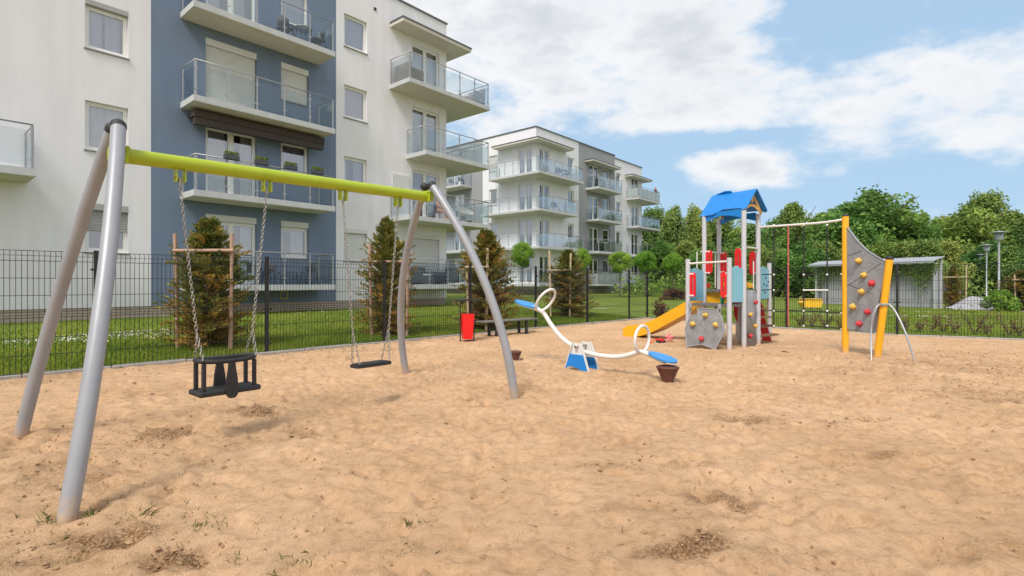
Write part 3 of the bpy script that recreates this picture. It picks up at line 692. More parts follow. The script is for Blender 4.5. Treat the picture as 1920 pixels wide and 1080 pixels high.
mb.add([FRr(18.4, -.3), FRr(18.4, -.3, -16), FRr(18.4, ZR-.25, -16), FRr(18.4, ZR-.25)], [(0, 1, 2, 3)]); mb.add([FL(16, -.3), FL(16, -.3, -18.4), FL(16, ZR, -18.4), FL(16, ZR)], [(0, 1, 2, 3)]); mb.add([FRr(18.4, -.3, -16), FRr(0, -.3, -16), FRr(0, ZR, -16), FRr(18.4, ZR, -16)], [(0, 1, 2, 3)]); mb.build('end_wall', WHITE, b2)
mb = MB(); mb.fbox(FRr, .05, 18.3, ZR-.5, ZR-.45, -15.9, -.05); mb.build('roof', CAPM, b2)
mb = MB(); mb.fbox(FRr, -.06, 12.66, ZR+.001, ZR+.09, -.3, .06); mb.fbox(FRr, 12.661, 18.46, ZR-.249, ZR-.16, -.3, .06); mb.fbox(FL, .301, 16, ZR+.001, ZR+.09, -.3, .06); mb.build('parapet_cap', CAPM, b2)
def c2(a, o, fr=FRr): p = fr(a, 0, o); return V((p.x, p.y, 0))
def corner_poly(tl, tr, D):
    return [c2(tl, .003, FL), c2(tl, D, FL), C2+(N1-D1)*D, c2(tr, D), c2(tr, .003), C2+(N1-D1)*.003]
def can2(poly, z=12.55):
    mb = MB(); mb.cur = 0; mb.prism([(p.x, p.y) for p in poly], z, z+.12); mb.cur = 1
    cx = sum(p.x for p in poly)/len(poly); cy = sum(p.y for p in poly)/len(poly)
    mb.prism([(cx+(p.x-cx)*1.012, cy+(p.y-cy)*1.012) for p in poly], z+.122, z+.2); mb.build('canopy', [SOFFIT, CAPM], b2)
can2(corner_poly(4.0, 4.07, .9)); can2([c2(7.2, .003), c2(7.2, .9), c2(12.3, .9), c2(12.3, .003)], 12.3)
can2([c2(14.7, .003), c2(14.7, .9), c2(19.1, .9), c2(19.1, -2.5), c2(18.403, -2.5), c2(18.403, .003)], 12.1)
def rr(poly, ins=.05):
    return poly
for k, z in enumerate(ZF):
    tl, tr = [(3.4, 2.8), (3.9, 4.86), (4.8, 4.0), (3.93, 4.86)][k]; D = 1.4; q = D-.05
    balcony(b2, corner_poly(tl, tr, D), [c2(tl-.05, .05, FL), c2(tl-.05, q, FL), C2+(N1-D1)*q, c2(tr-.05, q), c2(tr-.05, .05)], z)
    gl = None
    balcony(b2, [c2(7.33, .003), c2(7.33, D), c2(11.65, D), c2(11.65, .003)], [c2(7.38, .05), c2(7.38, q), c2(11.6, q), c2(11.6, .05)], z, glass=FROST if k == 0 else None)
    balcony(b2, [c2(14.95, .003), c2(14.95, D), c2(19.9, D), c2(19.9, -2.5), c2(18.403, -2.5), c2(18.403, .003)], [c2(15.0, .05), c2(15.0, q), c2(19.85, q), c2(19.85, -2.45), c2(18.45, -2.45)], z, glass=FROST if k in (0, 3) else None)
    balcony(b2, [c2(7.2, .003, FL), c2(7.2, D, FL), c2(11.0, D, FL), c2(11.0, .003, FL)], [c2(7.25, .05, FL), c2(7.25, q, FL), c2(10.95, q, FL), c2(10.95, .05, FL)], z)

# ------------------------------------------------------------------ balcony furniture
def face(o, d): o.rotation_euler.z = math.atan2(d.y, d.x)
def armchair(name, label, m, w=.7, dpt=.7, h=.75):
    t = thing(name, label, 'armchair')
    s = MB(); s.box(-dpt/2+.1, dpt/2, -w/2+.1, w/2-.1, .08, .38, .03); s.build('seat', m, t)
    s = MB(); s.box(-dpt/2, -dpt/2+.1, -w/2, w/2, .06, h, .03); s.build('backrest', m, t)
    for q in (-1, 1):
        s = MB(); s.box(-dpt/2+.101, dpt/2, q*w/2-(.1 if q > 0 else 0), q*w/2+(.1 if q < 0 else 0), .06, .58, .03); s.build('armrest', m, t)
    s = MB(); s.box(-dpt/2+.12, dpt/2-.02, -w/2+.12, w/2-.12, .381, .46, .03); s.build('cushion', CUSH, t)
    return t
def chair(name, label, m, leg=None):
    t = thing(name, label, 'chair')
    s = MB(); s.box(-.22, .24, -.23, .23, .42, .46, .012); s.build('seat', m, t)
    s = MB(); vs = []; n = 8
    for i in range(n+1):
        a = math.pi/2+math.pi*i/n; x, y = math.cos(a)*.24, math.sin(a)*.27
        vs += [V((x, y, .47)), V((x*1.08, y*1.05, .66+.16*math.sin(math.pi*i/n))), V((x*1.08+.02, y*1.0, .66+.16*math.sin(math.pi*i/n))), V((x+.02, y*.94, .47))]
    s.add(vs, [(4*i+j, 4*i+4+j, 4*i+4+(j+1) % 4, 4*i+(j+1) % 4) for i in range(n) for j in range(4)], True); s.build('backrest', m, t)
    for x in (-1, 1):
        for y in (-1, 1):
            s = MB(); s.tube([(x*.25, y*.25, 0), (x*.18, y*.19, .42)], .014, 6); s.build('leg', leg or DARKM, t)
    return t
def table(name, label, m, r=.3, h=.5, sq=False):
    t = thing(name, label, 'table'); s = MB()
    if sq: s.box(-r*1.4, r*1.4, -r, r, h-.03, h, .008)
    else: s.lathe([(0, h-.025), (r, h-.025), (r, h), (0, h)], (0, 0, 0), 20)
    s.build('tabletop', m, t)
    for x in (-1, 1):
        for y in (-1, 1):
            s = MB(); s.tube([(x*r*.75, y*r*.75, 0), (x*r*.6, y*r*.6, h-.03)], .012, 6); s.build('leg', DARKM, t)
    return t
def put(o, p, z, dirv):
    o.location = (p.x, p.y, z+.004); face(o, dirv); return o
ch = chair('balcony_chair', 'dark shell chair left of the small table on the ground-level blue balcony', WICK)
put(ch, w1(-3.55, .55), ZF[0], D1)
GC = 'chairs on the balconies'
ch['group'] = GC
c_ = copy_tree(ch); c_['label'] = 'dark shell chair right of the small table on the ground-level blue balcony'; put(c_, w1(-2.15, .55), ZF[0], -D1)
put(table('side_table', 'small dark table between the two shell chairs on the blue ground-level balcony', WICK, .2, .45), w1(-2.85, .6), ZF[0], D1)
ta = table('bistro_table', 'round metal table on the topmost blue balcony', STEEL, .3, .7); put(ta, w1(-2.4, .6), ZF[3], D1)
for s_, dd, lb in ((-3.1, D1, 'chair left of the round table on the topmost blue balcony'), (-1.85, -D1, 'chair right of the round table on the topmost blue balcony')):
    c_ = copy_tree(ch); c_['label'] = lb; put(c_, w1(s_, .6), ZF[3], dd)
wa = armchair('wicker_armchair', 'taupe wicker sofa at the left end of the top corner balcony', WICKB, w=1.1, dpt=.75, h=.85); wa['group'] = 'wicker armchairs on the balconies'; put(wa, w1(2.45, .62), ZF[3], D1)
c_ = copy_tree(wa); c_['label'] = 'taupe wicker armchair with cushions at the right end of the top corner balcony'; put(c_, w1(6.2, .75), ZF[3], -D1)
wg = armchair('wicker_armchair', 'dark grey wicker armchair at the left end of the ground-level white balcony', WICK, w=.95, dpt=.75, h=.78); wg['group'] = 'wicker armchairs on the balconies'; put(wg, w1(2.4, .7), ZF[0], D1)
c_ = copy_tree(wg); c_['label'] = 'dark grey wicker armchair in the middle of the ground-level white balcony'; put(c_, w1(3.3, .45), ZF[0], N1)
c_ = copy_tree(wg); c_['label'] = 'dark grey wicker armchair at the right end of the ground-level white balcony'; put(c_, w1(4.65, .65), ZF[0], -D1)
tb = table('side_table', 'low grey table between the wicker armchairs on the ground-level white balcony', WICK, .28, .45, True); put(tb, w1(3.95, .9), ZF[0], D1)
# round rattan chair
t = thing('papasan_chair', 'round white rattan chair on the second-level corner balcony', 'chair'); s = MB()
s.lathe([(0, .0), (.2, .02), (.36, .12), (.45, .28), (.42, .29), (.33, .15), (0, .05)], (0, 0, .38), 18, ax=(.55, 0, .85)); s.build('seat', mat('rattan_white', (.62, .60, .55), .8, var=.2, scale=40), t)
s = MB(); s.lathe([(.25, 0), (.26, .02), (.12, .2), (.2, .38), (.18, .38), (.1, .2), (.23, 0)], (0, 0, 0), 16); s.build('base', STEEL, t); put(t, w1(5.6, .75), ZF[1], V((N1.x, N1.y, 0)))
# drying rack
t = thing('drying_rack', 'low folding drying rack on the third-level corner balcony', 'drying rack'); s = MB()
for i in range(7): s.tube([(-.5, -.24+.08*i, .62), (.5, -.24+.08*i, .62)], .006, 5)
for x in (-.5, .5): s.tube([(x, -.26, .62), (x, .26, .62)], .009, 6)
s.build('rack', STEEL, t)
for x in (-.4, .4):
    s = MB(); s.tube([(x, -.3, 0), (x, .2, .62)], .009, 6); s.tube([(x, .3, 0), (x, -.2, .62)], .009, 6); s.build('leg', STEEL, t)
put(t, w1(5.3, .7), ZF[2], D1)
# planters on the blue rail
t0 = thing('rail_planter', 'green planter on the rail of the second-level blue balcony, first from the left', 'planter', group='planters hanging on the balcony rail')
s = MB(); s.box(-.22, .22, -.08, .08, -.02, .14, .015); s.build('planter_box', PLG, t0)
def leafcloud(name, pts, size, m, parent=None, nrm=None, tint=None, aspect=.55, jit=1.0):
    pts = np.asarray(pts, float); n = len(pts); size = np.broadcast_to(size, (n,))*rng.uniform(.7, 1.3, n)
    a = rng.normal(size=(n, 3)); 
    if nrm is not None: a = a*jit+nrm*1.2
    a /= np.linalg.norm(a, axis=1)[:, None]; b = rng.normal(size=(n, 3)); b -= a*np.sum(a*b, 1)[:, None]; b /= np.linalg.norm(b, axis=1)[:, None]; c = np.cross(a, b)
    s_ = size[:, None]; v = np.stack([pts-b*s_*.5, pts+c*s_*aspect*.5+a*s_*.08, pts+b*s_*.5, pts-c*s_*aspect*.5+a*s_*.08], 1).reshape(-1, 3)
    org = ORG.get(parent.name, V((0, 0, 0))) if parent else V((0, 0, 0)); v = v-np.array(org)
    me = bpy.data.meshes.new(name); me.vertices.add(len(v)); me.vertices.foreach_set('co', v.ravel()); me.loops.add(4*n); me.loops.foreach_set('vertex_index', np.arange(4*n, dtype=np.int32))
    me.polygons.add(n); me.polygons.foreach_set('loop_start', np.arange(0, 4*n, 4, dtype=np.int32)); me.update(calc_edges=True); me.materials.append(m)
    tn = rng.uniform(0, 1, n) if tint is None else np.clip(tint+rng.normal(0, .12, n), 0, 1)
    at_ = me.attributes.new('tint', 'FLOAT', 'POINT'); at_.data.foreach_set('value', np.repeat(tn, 4).astype(np.float32))
    o = bpy.data.objects.new(name, me); COL.objects.link(o)
    if parent: o.parent = parent; ORG[o.name] = org
    return o
leafcloud('plants', np.stack([rng.uniform(-.2, .2, 420), rng.uniform(-.08, .08, 420), rng.uniform(.13, .24, 420)], 1), .05, IVY, t0)
for i, (s_, lb) in enumerate(((-5.15, 'first'), (-4.2, 'second'), (-3.2, 'third'), (-2.2, 'fourth'))):
    o = t0 if i == 0 else copy_tree(t0); o['label'] = 'green planter on the rail of the second-level blue balcony, %s from the left' % lb
    put(o, w1(s_, 1.22), ZF[1]+1.09, D1)
# things on the far building's balconies
c_ = None
for i, (tt, of, k, m, lb) in enumerate(((.5, .6, 3, 'c', 'dark chair near the corner on the top corner balcony of the far block'), (2.0, .8, 3, 'c', 'chair in the middle of the top corner balcony of the far block'), (3.2, .8, 3, 'c', 'chair nearest the right end of the top corner balcony of the far block'),
                         (1.4, .8, 2, 'c', 'chair on the third-level corner balcony of the far block'))):
    c_ = copy_tree(ch); c_['label'] = lb; put(c_, c2(tt, of), ZF[k], V((-D1.x, -D1.y, 0)) if i == 2 else D1)
put(table('balcony_table', 'table between the chairs on the top corner balcony of the far block', STEEL, .4, .7), c2(2.6, .75), ZF[3], D1)
for k, nm in ((3, 'top'), (1, 'second-level')):
    t = thing('storage_box', 'black slatted storage box on the %s grey balcony of the far block' % nm, 'box', group='black boxes on the grey balconies'); s = MB(); s.box(-.55, .55, -.2, .2, 0, .75, .02)
    for i in range(6): s.box(-.56, .56, -.21, .21, .06+.11*i, .13+.11*i)
    s.build('storage_body', PLG, t); put(t, c2(8.1, 1.05), ZF[k], D1)
for k in (3,):
    for j, tt in enumerate((7.8, 9.0, 10.2)):
        c_ = copy_tree(ch); c_['label'] = '%s chair from the right on the top balcony of the far block\'s left grey wall' % ('First', 'Second', 'Third')[j]; put(c_, c2(tt, .8, FL), ZF[k], V((N1.x, N1.y, 0)))

# ------------------------------------------------------------------ people on the balconies
def person(name, label, joints, bones, radii, cloth, loc, rot, hairmat=HAIR, face_dir=V((1, 0, 0))):
    t = thing(name, label, 'person', loc); ks = list(joints)
    me = bpy.data.meshes.new('body'); me.from_pydata([joints[k] for k in ks], [(ks.index(a), ks.index(b)) for a, b in bones], [])
    o = bpy.data.objects.new('body', me); COL.objects.link(o); md = o.modifiers.new('skin', 'SKIN'); md.use_smooth_shade = True
    for i, k in enumerate(ks): me.skin_vertices[0].data[i].radius = (radii[k], radii[k]); me.skin_vertices[0].data[i].use_root = (i == 0)
    sb = o.modifiers.new('sub', 'SUBSURF'); sb.levels = 2; sb.render_levels = 2
    me.materials.append(SKIN); o.parent = t
    # clothes: a looser skin over the torso bones
    for cn, keys, cm, grow in cloth:
        sub = [b for b in bones if b[0] in keys and b[1] in keys]
        m2 = bpy.data.meshes.new(cn); kk = [k for k in ks if k in keys]; m2.from_pydata([joints[k] for k in kk], [(kk.index(a), kk.index(b)) for a, b in sub], [])
        c = bpy.data.objects.new(cn, m2); COL.objects.link(c); md = c.modifiers.new('skin', 'SKIN'); md.use_smooth_shade = True
        for i, k in enumerate(kk): m2.skin_vertices[0].data[i].radius = (radii[k]+grow, radii[k]+grow); m2.skin_vertices[0].data[i].use_root = (i == 0)
        sb = c.modifiers.new('sub', 'SUBSURF'); sb.levels = 2; sb.render_levels = 2; m2.materials.append(cm); c.parent = t
    hd = V(joints['head']); s = MB(); s.blobby(hd+V((-.02, 0, .035)), .112, .06, 12, (1, .88, 1.05)); s.build('hair', hairmat, t)
    t.rotation_euler.z = rot; return t
J = dict(pelvis=(0, 0, .90), chest=(0, 0, 1.22), neck=(0, 0, 1.42), head=(.03, 0, 1.56), top=(.03, 0, 1.66), shl=(0, .18, 1.36), ell=(.10, .24, 1.10), hal=(.32, .18, 1.10), shr=(0, -.18, 1.36), elr=(.10, -.24, 1.10), har=(.32, -.18, 1.10),
         hipl=(0, .09, .86), knl=(.02, .10, .46), anl=(0, .10, .07), tol=(.14, .11, .03), hipr=(0, -.09, .86), knr=(.02, -.10, .46), anr=(0, -.10, .07), tor=(.14, -.11, .03))
BN = [('pelvis', 'chest'), ('chest', 'neck'), ('neck', 'head'), ('head', 'top'), ('chest', 'shl'), ('shl', 'ell'), ('ell', 'hal'), ('chest', 'shr'), ('shr', 'elr'), ('elr', 'har'), ('pelvis', 'hipl'), ('hipl', 'knl'), ('knl', 'anl'), ('anl', 'tol'), ('pelvis', 'hipr'), ('hipr', 'knr'), ('knr', 'anr'), ('anr', 'tor')]
RD = dict(pelvis=.13, chest=.135, neck=.05, head=.085, top=.06, shl=.055, ell=.042, hal=.03, shr=.055, elr=.042, har=.03, hipl=.085, knl=.058, anl=.04, tol=.03, hipr=.085, knr=.058, anr=.04, tor=.03)
pz = c2(19.45, 1.05)
person('person', 'person in a dark red top leaning on the corner of the highest far balcony', J, BN, RD, [('jumper', ('pelvis', 'chest', 'shl', 'ell', 'shr', 'elr'), CLOTHR, .018)], (pz.x, pz.y, ZF[3]+.02), math.atan2(N1.y, N1.x))
JS = dict(J); dzs = .45
for k_ in JS: JS[k_] = (J[k_][0], J[k_][1], J[k_][2]-dzs)
JS.update(hipl=(.02, .09, .43), knl=(.42, .11, .47), anl=(.40, .11, .07), tol=(.55, .12, .03), hipr=(.02, -.09, .43), knr=(.42, -.11, .47), anr=(.44, -.11, .07), tor=(.58, -.12, .03), ell=(.12, .22, .72), elr=(.12, -.22, .72), hal=(.34, .13, .60), har=(.34, -.13, .60),
          neck=(.05, 0, .96), head=(.12, 0, 1.08), top=(.13, 0, 1.17), chest=(.02, 0, .78), shl=(.03, .18, .90), shr=(.03, -.18, .90))
pz = w1(4.35, .45)
person('person', 'seated person with bare legs on the second-level corner balcony behind the swing frame', JS, BN, RD, [('top', ('pelvis', 'chest', 'shl', 'shr', 'hipl', 'hipr'), CLOTHP, .018)], (pz.x, pz.y, ZF[1]+.02), math.atan2(N1.y, N1.x))
s_ = copy_tree(ch); s_['label'] = 'dark chair under the seated person on the second-level corner balcony'; put(s_, pz, ZF[1], N1)

# ------------------------------------------------------------------ swing frame
UA = V((.639, .769, 0)).normalized(); UW = V((-UA.y, UA.x, 0))
T1, T2 = V((-2.97, 3.97, 0)), V((-1.02, 6.32, 0)); BL = (T2-T1).length
def beam(s, dz=0): p = T1+UA*s; return V((p.x, p.y, 2.27+.07*s/BL+dz))
sw = thing('swing_frame', 'grey tubular swing frame with a lime green top beam', 'swing frame', tuple(T1))
mb = MB(); mb.tube([beam(-.06), beam(0), beam(BL*.5), beam(BL), beam(BL+.04)], .058, 24); mb.build('beam', LIME, sw)
def leg(top, foot, bow, r=.062):
    M = (top+foot)/2+bow; c = M*2-(top+foot)*.5; pts = []
    for i in range(25):
        t_ = i/24; pts.append(top*(1-t_)**2+c*2*t_*(1-t_)+foot*t_*t_)
    d = (pts[-1]-pts[-2]).normalized(); pts.append(pts[-1]+d*.15)
    return pts
feet = [(T1, -1, gnd(125, 975), .17), (T1, 1, gnd(38, 822), .17), (T2, -1, gnd(965, 748), .24), (T2, 1, gnd(762, 703), .27)]
for T, sg, ft, bow in feet:
    end = -1 if T is T1 else 1
    top = T+UW*(sg*.066)+V((0, 0, 2.47))+UA*(end*.02); ft = V((ft.x, ft.y, 0))
    pts = leg(top, ft, UW*(sg*bow))
    mb = MB(); mb.tube(pts, .048, 24); lg = mb.build('leg', PAINTG, sw)
    d = (pts[0]-pts[1]).normalized()
    mb = MB(); mb.lathe([(.051, -.025), (.053, 0), (.051, .02), (.04, .036), (.018, .044), (0, .045)], pts[0], 20, ax=d); mb.build('end_cap', BLACKR, lg)
for s_, e in ((-.01, -1), (BL+.01, 1)):
    mb = MB(); c = beam(s_)
    mb.obox(c+UA*(-e*.045)+V((0, 0, .0)), UA, UW, (0, 0, 1), (.012, .17, .13), .003)
    for q in (-1, 1):
        mb.obox(c+UW*(q*.045)+V((0, 0, .0)), UA, UW, (0, 0, 1), (.10, .03, .11), .01)
        mb.lathe([(0, 0), (.014, 0), (.014, .012), (0, .014)], c+UA*(-e*.05)+UW*(q*.07)+V((0, 0, .045)), 6, ax=-e*UA)
    mb.build('bracket', LIME, sw)
hooks = [.41, 1.118, 1.909, 2.614]
for s_ in hooks:
    mb = MB(); c = beam(s_, -.058)
    for q in (-1, 1):
        mb.obox(c+UA*(q*.032)+V((0, 0, -.045)), UA, UW, (0, 0, 1), (.008, .075, .11), .003)
        mb.lathe([(0, 0), (.012, 0), (.012, .010), (0, .011)], c+UA*(q*.036)+V((0, 0, -.065)), 6, ax=q*UA)
    mb.tube([c+UA*-.03+V((0, 0, -.065)), c+UA*.03+V((0, 0, -.065))], .007, 8); mb.build('hanger', LIME, sw)
def link(mb, c, d, side, L_=.038, w=.023, r=.0035):
    up = d.cross(side).normalized(); pts = []
    for i in range(10):
        a = 2*math.pi*i/10; pts.append(c+d*(math.cos(a)*L_/2)+side*(math.sin(a)*w/2))
    mb.tube(pts, r, 5, closed=True)
def chain(mb, a, b, sag=.0, r=.0035, ph=0):
    d = b-a; L_ = d.length; n = max(2, int(L_/.031)); d.normalize(); x = d.cross(UW).normalized(); y = d.cross(x)
    for i in range(n):
        t_ = (i+.5)/n; c = a.lerp(b, t_)+V((0, 0, -sag*4*t_*(1-t_)))+(x*random.uniform(-.0012, .0012))
        link(mb, c, d, x if (i+ph) % 2 else y, r=r)
# toddler seat
sc = T1+UA*.762; ct = thing('toddler_swing', 'black cage-shaped toddler swing hanging on chains nearest the left end of the beam', 'swing', (sc.x, sc.y, .39))
zb, zr = .38, .64
def sp_(a, w_, z): p = sc+UA*a+UW*w_; return V((p.x, p.y, z))
mb = MB(); mb.obox(sp_(0, 0, zb), UA, UW, (0, 0, 1), (.50, .25, .045), .01); mb.build('seat', BLACKR, ct)
pts = []
for i in range(36):
    a = 2*math.pi*i/36; ca, sa = math.cos(a), math.sin(a)
    pts.append(sp_(.23*math.copysign(abs(ca)**.62, ca), .125*math.copysign(abs(sa)**.8, sa), zr+.012*abs(ca)))
mb = MB(); mb.tube(pts, .02, 10, closed=True); mb.build('safety_ring', BLACKR, ct)
for a in (-1, 1):
    for w_ in (-1, 1):
        mb = MB(); mb.obox(sp_(a*.205, w_*.085, (zb+zr)/2+.005), UA, UW, (0, 0, 1), (.032, .032, zr-zb-.03), .006); mb.build('upright', BLACKR, ct)
for w_ in (-1, 1):
    mb = MB(); fr = Fr(sp_(0, w_*.125, 0), UA, UW*w_)
    pl = [(-.022, zr-.01), (-.03, zr-.08), (-.042, zr-.15), (-.048, zb+.02), (-.042, zb-.03), (-.022, zb-.055), (.022, zb-.055), (.042, zb-.03), (.048, zb+.02), (.042, zr-.15), (.03, zr-.08), (.022, zr-.01)]
    mb.prism(pl, -.014, .018, fr); mb.build('crotch_guard', BLACKR, ct)
for a, hk in ((-1, hooks[0]), (1, hooks[1])):
    mb = MB(); h_ = beam(hk, -.13); j = h_.lerp(sp_(a*.205, 0, zr), .84)
    mb.lathe([(.012, -.03), (.016, 0), (.012, .03)], h_+V((0, 0, -.02)), 8)
    chain(mb, h_+V((0, 0, -.04)), j); chain(mb, j, sp_(a*.205, .10, zr+.02)); chain(mb, j, sp_(a*.215, -.10, zr+.02)); mb.build('chain', CHAIN, ct)
# flat seat
sc2 = T1+UA*2.255; fs_ = thing('flat_swing', 'flat black swing seat hanging on chains nearer the right end of the beam', 'swing', (sc2.x, sc2.y, .42))
def sp2(a, w_, z): p = sc2+UA*a+UW*w_; return V((p.x, p.y, z))
mb = MB(); pl = []
for i in range(40):
    a = 2*math.pi*i/40; ca, sa = math.cos(a), math.sin(a); q = sp2(.225*math.copysign(abs(ca)**.3, ca), .09*math.copysign(abs(sa)**.35, sa), 0); pl.append((q.x, q.y))
mb.prism(pl, .405, .435)
q = [(sc2.x+(x-sc2.x)*.9, sc2.y+(y-sc2.y)*.9) for x, y in pl]; mb.prism(q, .436, .442); mb.build('seat', BLACKR, fs_)
for a, hk in ((-1, hooks[2]), (1, hooks[3])):
    mb = MB(); h_ = beam(hk, -.13); j = h_.lerp(sp2(a*.2, 0, .44), .80)
    mb.lathe([(.012, -.03), (.016, 0), (.012, .03)], h_+V((0, 0, -.02)), 8)
    chain(mb, h_+V((0, 0, -.04)), j); chain(mb, j, sp2(a*.19, .07, .45)); chain(mb, j, sp2(a*.19, -.07, .45)); mb.build('chain', CHAIN, fs_)

# ------------------------------------------------------------------ seesaw
SV = V((.718, -.696, 0)).normalized(); SP_ = V((SV.y*-1, SV.x, 0)); S0 = V((1.04, 7.81, 0))
sw_ = thing('seesaw', 'white curved-tube seesaw with blue oval seats, its left end raised', 'seesaw', tuple(S0))
def smooth(pts, n=6):
    out = []; P = [pts[0]]+list(pts)+[pts[-1]]
    for i in range(1, len(P)-2):
        for j in range(n):
            t_ = j/n; a, b, c, d = P[i-1], P[i], P[i+1], P[i+2]
            out.append((b*2+(c-a)*t_+(a*2-b*5+c*4-d)*t_*t_+(b*3-a-c*3+d)*t_**3)*.5)
    out.append(P[-2]); return out
pp = [on_plane(x, y, S0, SV) for x, y in ((972, 568), (990, 574), (1008, 580), (1020, 588), (1033, 608), (1053, 633), (1082, 654), (1107, 663), (1145, 669), (1172, 667), (1200, 660), (1216, 664), (1232, 671), (1248, 678))]
mb = MB(); mb.tube(smooth(pp), .034, 16); mb.build('beam_tube', WPAINT, sw_)
for (x0, y0, x1, y1) in ((968, 563, 1006, 577), (1217, 660, 1268, 680)):
    a, b = on_plane(x0, y0, S0, SV), on_plane(x1, y1, S0, SV); d = (b-a).normalized(); c = (a+b)/2; up = d.cross(SP_).normalized(); up = up if up.z > 0 else -up
    Lh = (b-a).length/2; vs = []; n = 28
    for h in (-.012, .012):
        for i in range(n):
            th = 2*math.pi*i/n; vs.append(c+d*(Lh*math.cos(th))+SP_*(.15*math.sin(th)*(1+.15*math.cos(th)))+up*h)
    mb = MB(); mb.add(vs, [tuple(range(n))[::-1], tuple(range(n, 2*n))]+[(i, (i+1) % n, n+(i+1) % n, n+i) for i in range(n)], False); mb.build('seat', BLUED, sw_)
for (x, y, tx, ty) in ((1023, 563, 1012, 583), (1204, 636, 1203, 661)):
    c, f0 = on_plane(x, y, S0, SV), on_plane(tx, ty, S0, SV); u = (c-f0).normalized(); rr_ = (c-f0).length; pts = []
    for i in range(28):
        th = 2*math.pi*i/28; pts.append(c+u*(math.cos(th)*rr_)+SP_*(math.sin(th)*.185))
    mb = MB(); mb.tube(pts, .021, 10, closed=True); mb.build('handle_loop', WPAINT, sw_)
for q in (-1, 1):
    fr = Fr(S0+SP_*(q*.125), SV, SP_*q)
    mb = MB(); pl = [(-.23, .03), (-.14, .25), (.14, .25), (.23, -.02), (.11, .02), (0, .06), (-.11, .07)]; mb.prism(pl, -.012, .012, fr); mb.build('base_plate', BLUEP, sw_)
    mb = MB(); mb.prism([(-.14, .20), (-.06, .42), (.06, .42), (.14, .20)], -.020, -.013, fr)
    for e in (-1, 1): mb.bar(fr(e*.24, -.05, .0), fr(e*.075, .42, 0), .035, .012, up=tuple(SV))
    mb.lathe([(0, 0), (.03, 0), (.03, .02), (0, .025)], fr(0, .38, .013), 8, ax=tuple(SP_*q)); mb.build('support_leg', WPAINT, sw_)
mb = MB(); mb.tube([S0+SP_*-.17+V((0, 0, .37)), S0+SP_*.17+V((0, 0, .37))], .022, 10); mb.build('axle', CHAIN, sw_)
for (px, py), sz_, lb in (((966, 677), .125, 'brown rubber cone buffer beside the swing leg, under the raised seat'), ((1252, 718), .165, 'brown rubber cone buffer under the lowered right seat of the seesaw')):
    g = gnd(px, py); t = thing('rubber_buffer', lb, 'buffer', (g.x, g.y, 0), 'rubber buffers under the seesaw')
    mb = MB(); k = sz_/.17*.92; mb.lathe([(0, -.06), (.06*k, -.06), (.062*k, 0), (.15*k, .20*k), (.158*k, .215*k)], (g.x, g.y, 0), 26); mb.build('cone', RUST, t)
    mb = MB(); mb.lathe([(.158*k, .215*k), (.165*k, .222*k), (.165*k, .235*k), (.13*k, .25*k), (.06*k, .262*k), (0, .265*k)], (g.x, g.y, 0), 26); mb.build('cap', RUST, t)

# ------------------------------------------------------------------ play tower
PT = thing('play_structure', 'colourful play tower with blue gable roof, yellow slide, rope net and grey climbing wall', 'play structure', (4.2, 10.8, 0))
P1, P2, P3, P4, P5, P7, P6 = [V((a, b, 0)) for a, b in ((3.60, 10.75), (4.17, 10.08), (4.60, 10.42), (5.13, 10.95), (4.10, 11.2), (4.63, 11.75), (5.86, 11.97))]
P8 = V((5.35, 12.45, 0))
def post(p, h, r=.047, m=POSTG, cap=True, name='post'):
    mb = MB(); mb.lathe([(r, -.2), (r, h)], p, 16); mb.lathe([(r, h), (0, h)], p, 16); o = mb.build(name, m, PT)
    if cap: mb = MB(); mb.lathe([(r+.004, h-.02), (r+.004, h+.004), (r*.7, h+.022), (0, h+.028)], p, 16); mb.build('cap', BLACKR, o)
    return o
for p in (P3, P4, P5, P7): post(p, 2.74, cap=False)
for p in (P1, P2): post(p, 1.79, cap=False)
post(P6, 1.78); post(V((4.70, 11.35, 0))+V((.12, -.25, 0)), 1.70); post(P8, 1.3)
def deck(poly, z, name='deck'):
    cx = sum(p.x for p in poly)/len(poly); cy = sum(p.y for p in poly)/len(poly)
    mb = MB(); mb.prism([(cx+(p.x-cx)*.97, cy+(p.y-cy)*.97) for p in poly], z-.05, z); mb.build(name, WOODG, PT)
deck([P1, P2, P3, P5], .89); deck([P3, P4, P7, P5], 1.17); deck([P4, P6, P8, P7], 1.0)
for a_, b_, r_ in ((P1+V((0, 0, 1.70)), P2+V((0, 0, 1.72)), .02), (P5+V((-.05, .05, 1.98)), P7+V((0, 0, 1.98)), .016), (P3+V((0, 0, 2.02)), P4+V((0, 0, 2.02)), .016)): mb = MB(); mb.tube([a_, b_], r_, 10); mb.build('rail', WPAINT, PT)
# light blue boards
def board(a, b, z0, z1, m, name='side_panel', notch=True, t=.016, ins=.05):
    d = (b-a); L_ = d.length; d.normalize(); fr = Fr(a, d, V((d.y, -d.x, 0)))
    s0, s1 = ins, L_-ins
    if notch: pl = [(s0, z0), (s1, z0), (s1, z1-.03), (s1-.04, z1), (s0+(s1-s0)*.72, z1-.01), (s0+(s1-s0)*.62, z1+.035), (s0+(s1-s0)*.38, z1+.035), (s0+(s1-s0)*.28, z1-.005), (s0+.05, z1+.02), (s0, z1-.02)]
    else: pl = [(s0, z0), (s1, z0), (s1, z1), (s0, z1)]
    mb = MB(); mb.prism(pl, -t/2, t/2, fr); return mb.build(name, m, PT)
board(P1, P5, .93, 1.58, CYAN); board(P2, P3, .93, 1.60, CYAN); pa = board(P4, P6, .96, 1.62, CYAN)
d46 = (P6-P4).normalized(); n46 = V((d46.y, -d46.x, 0)); mb = MB()
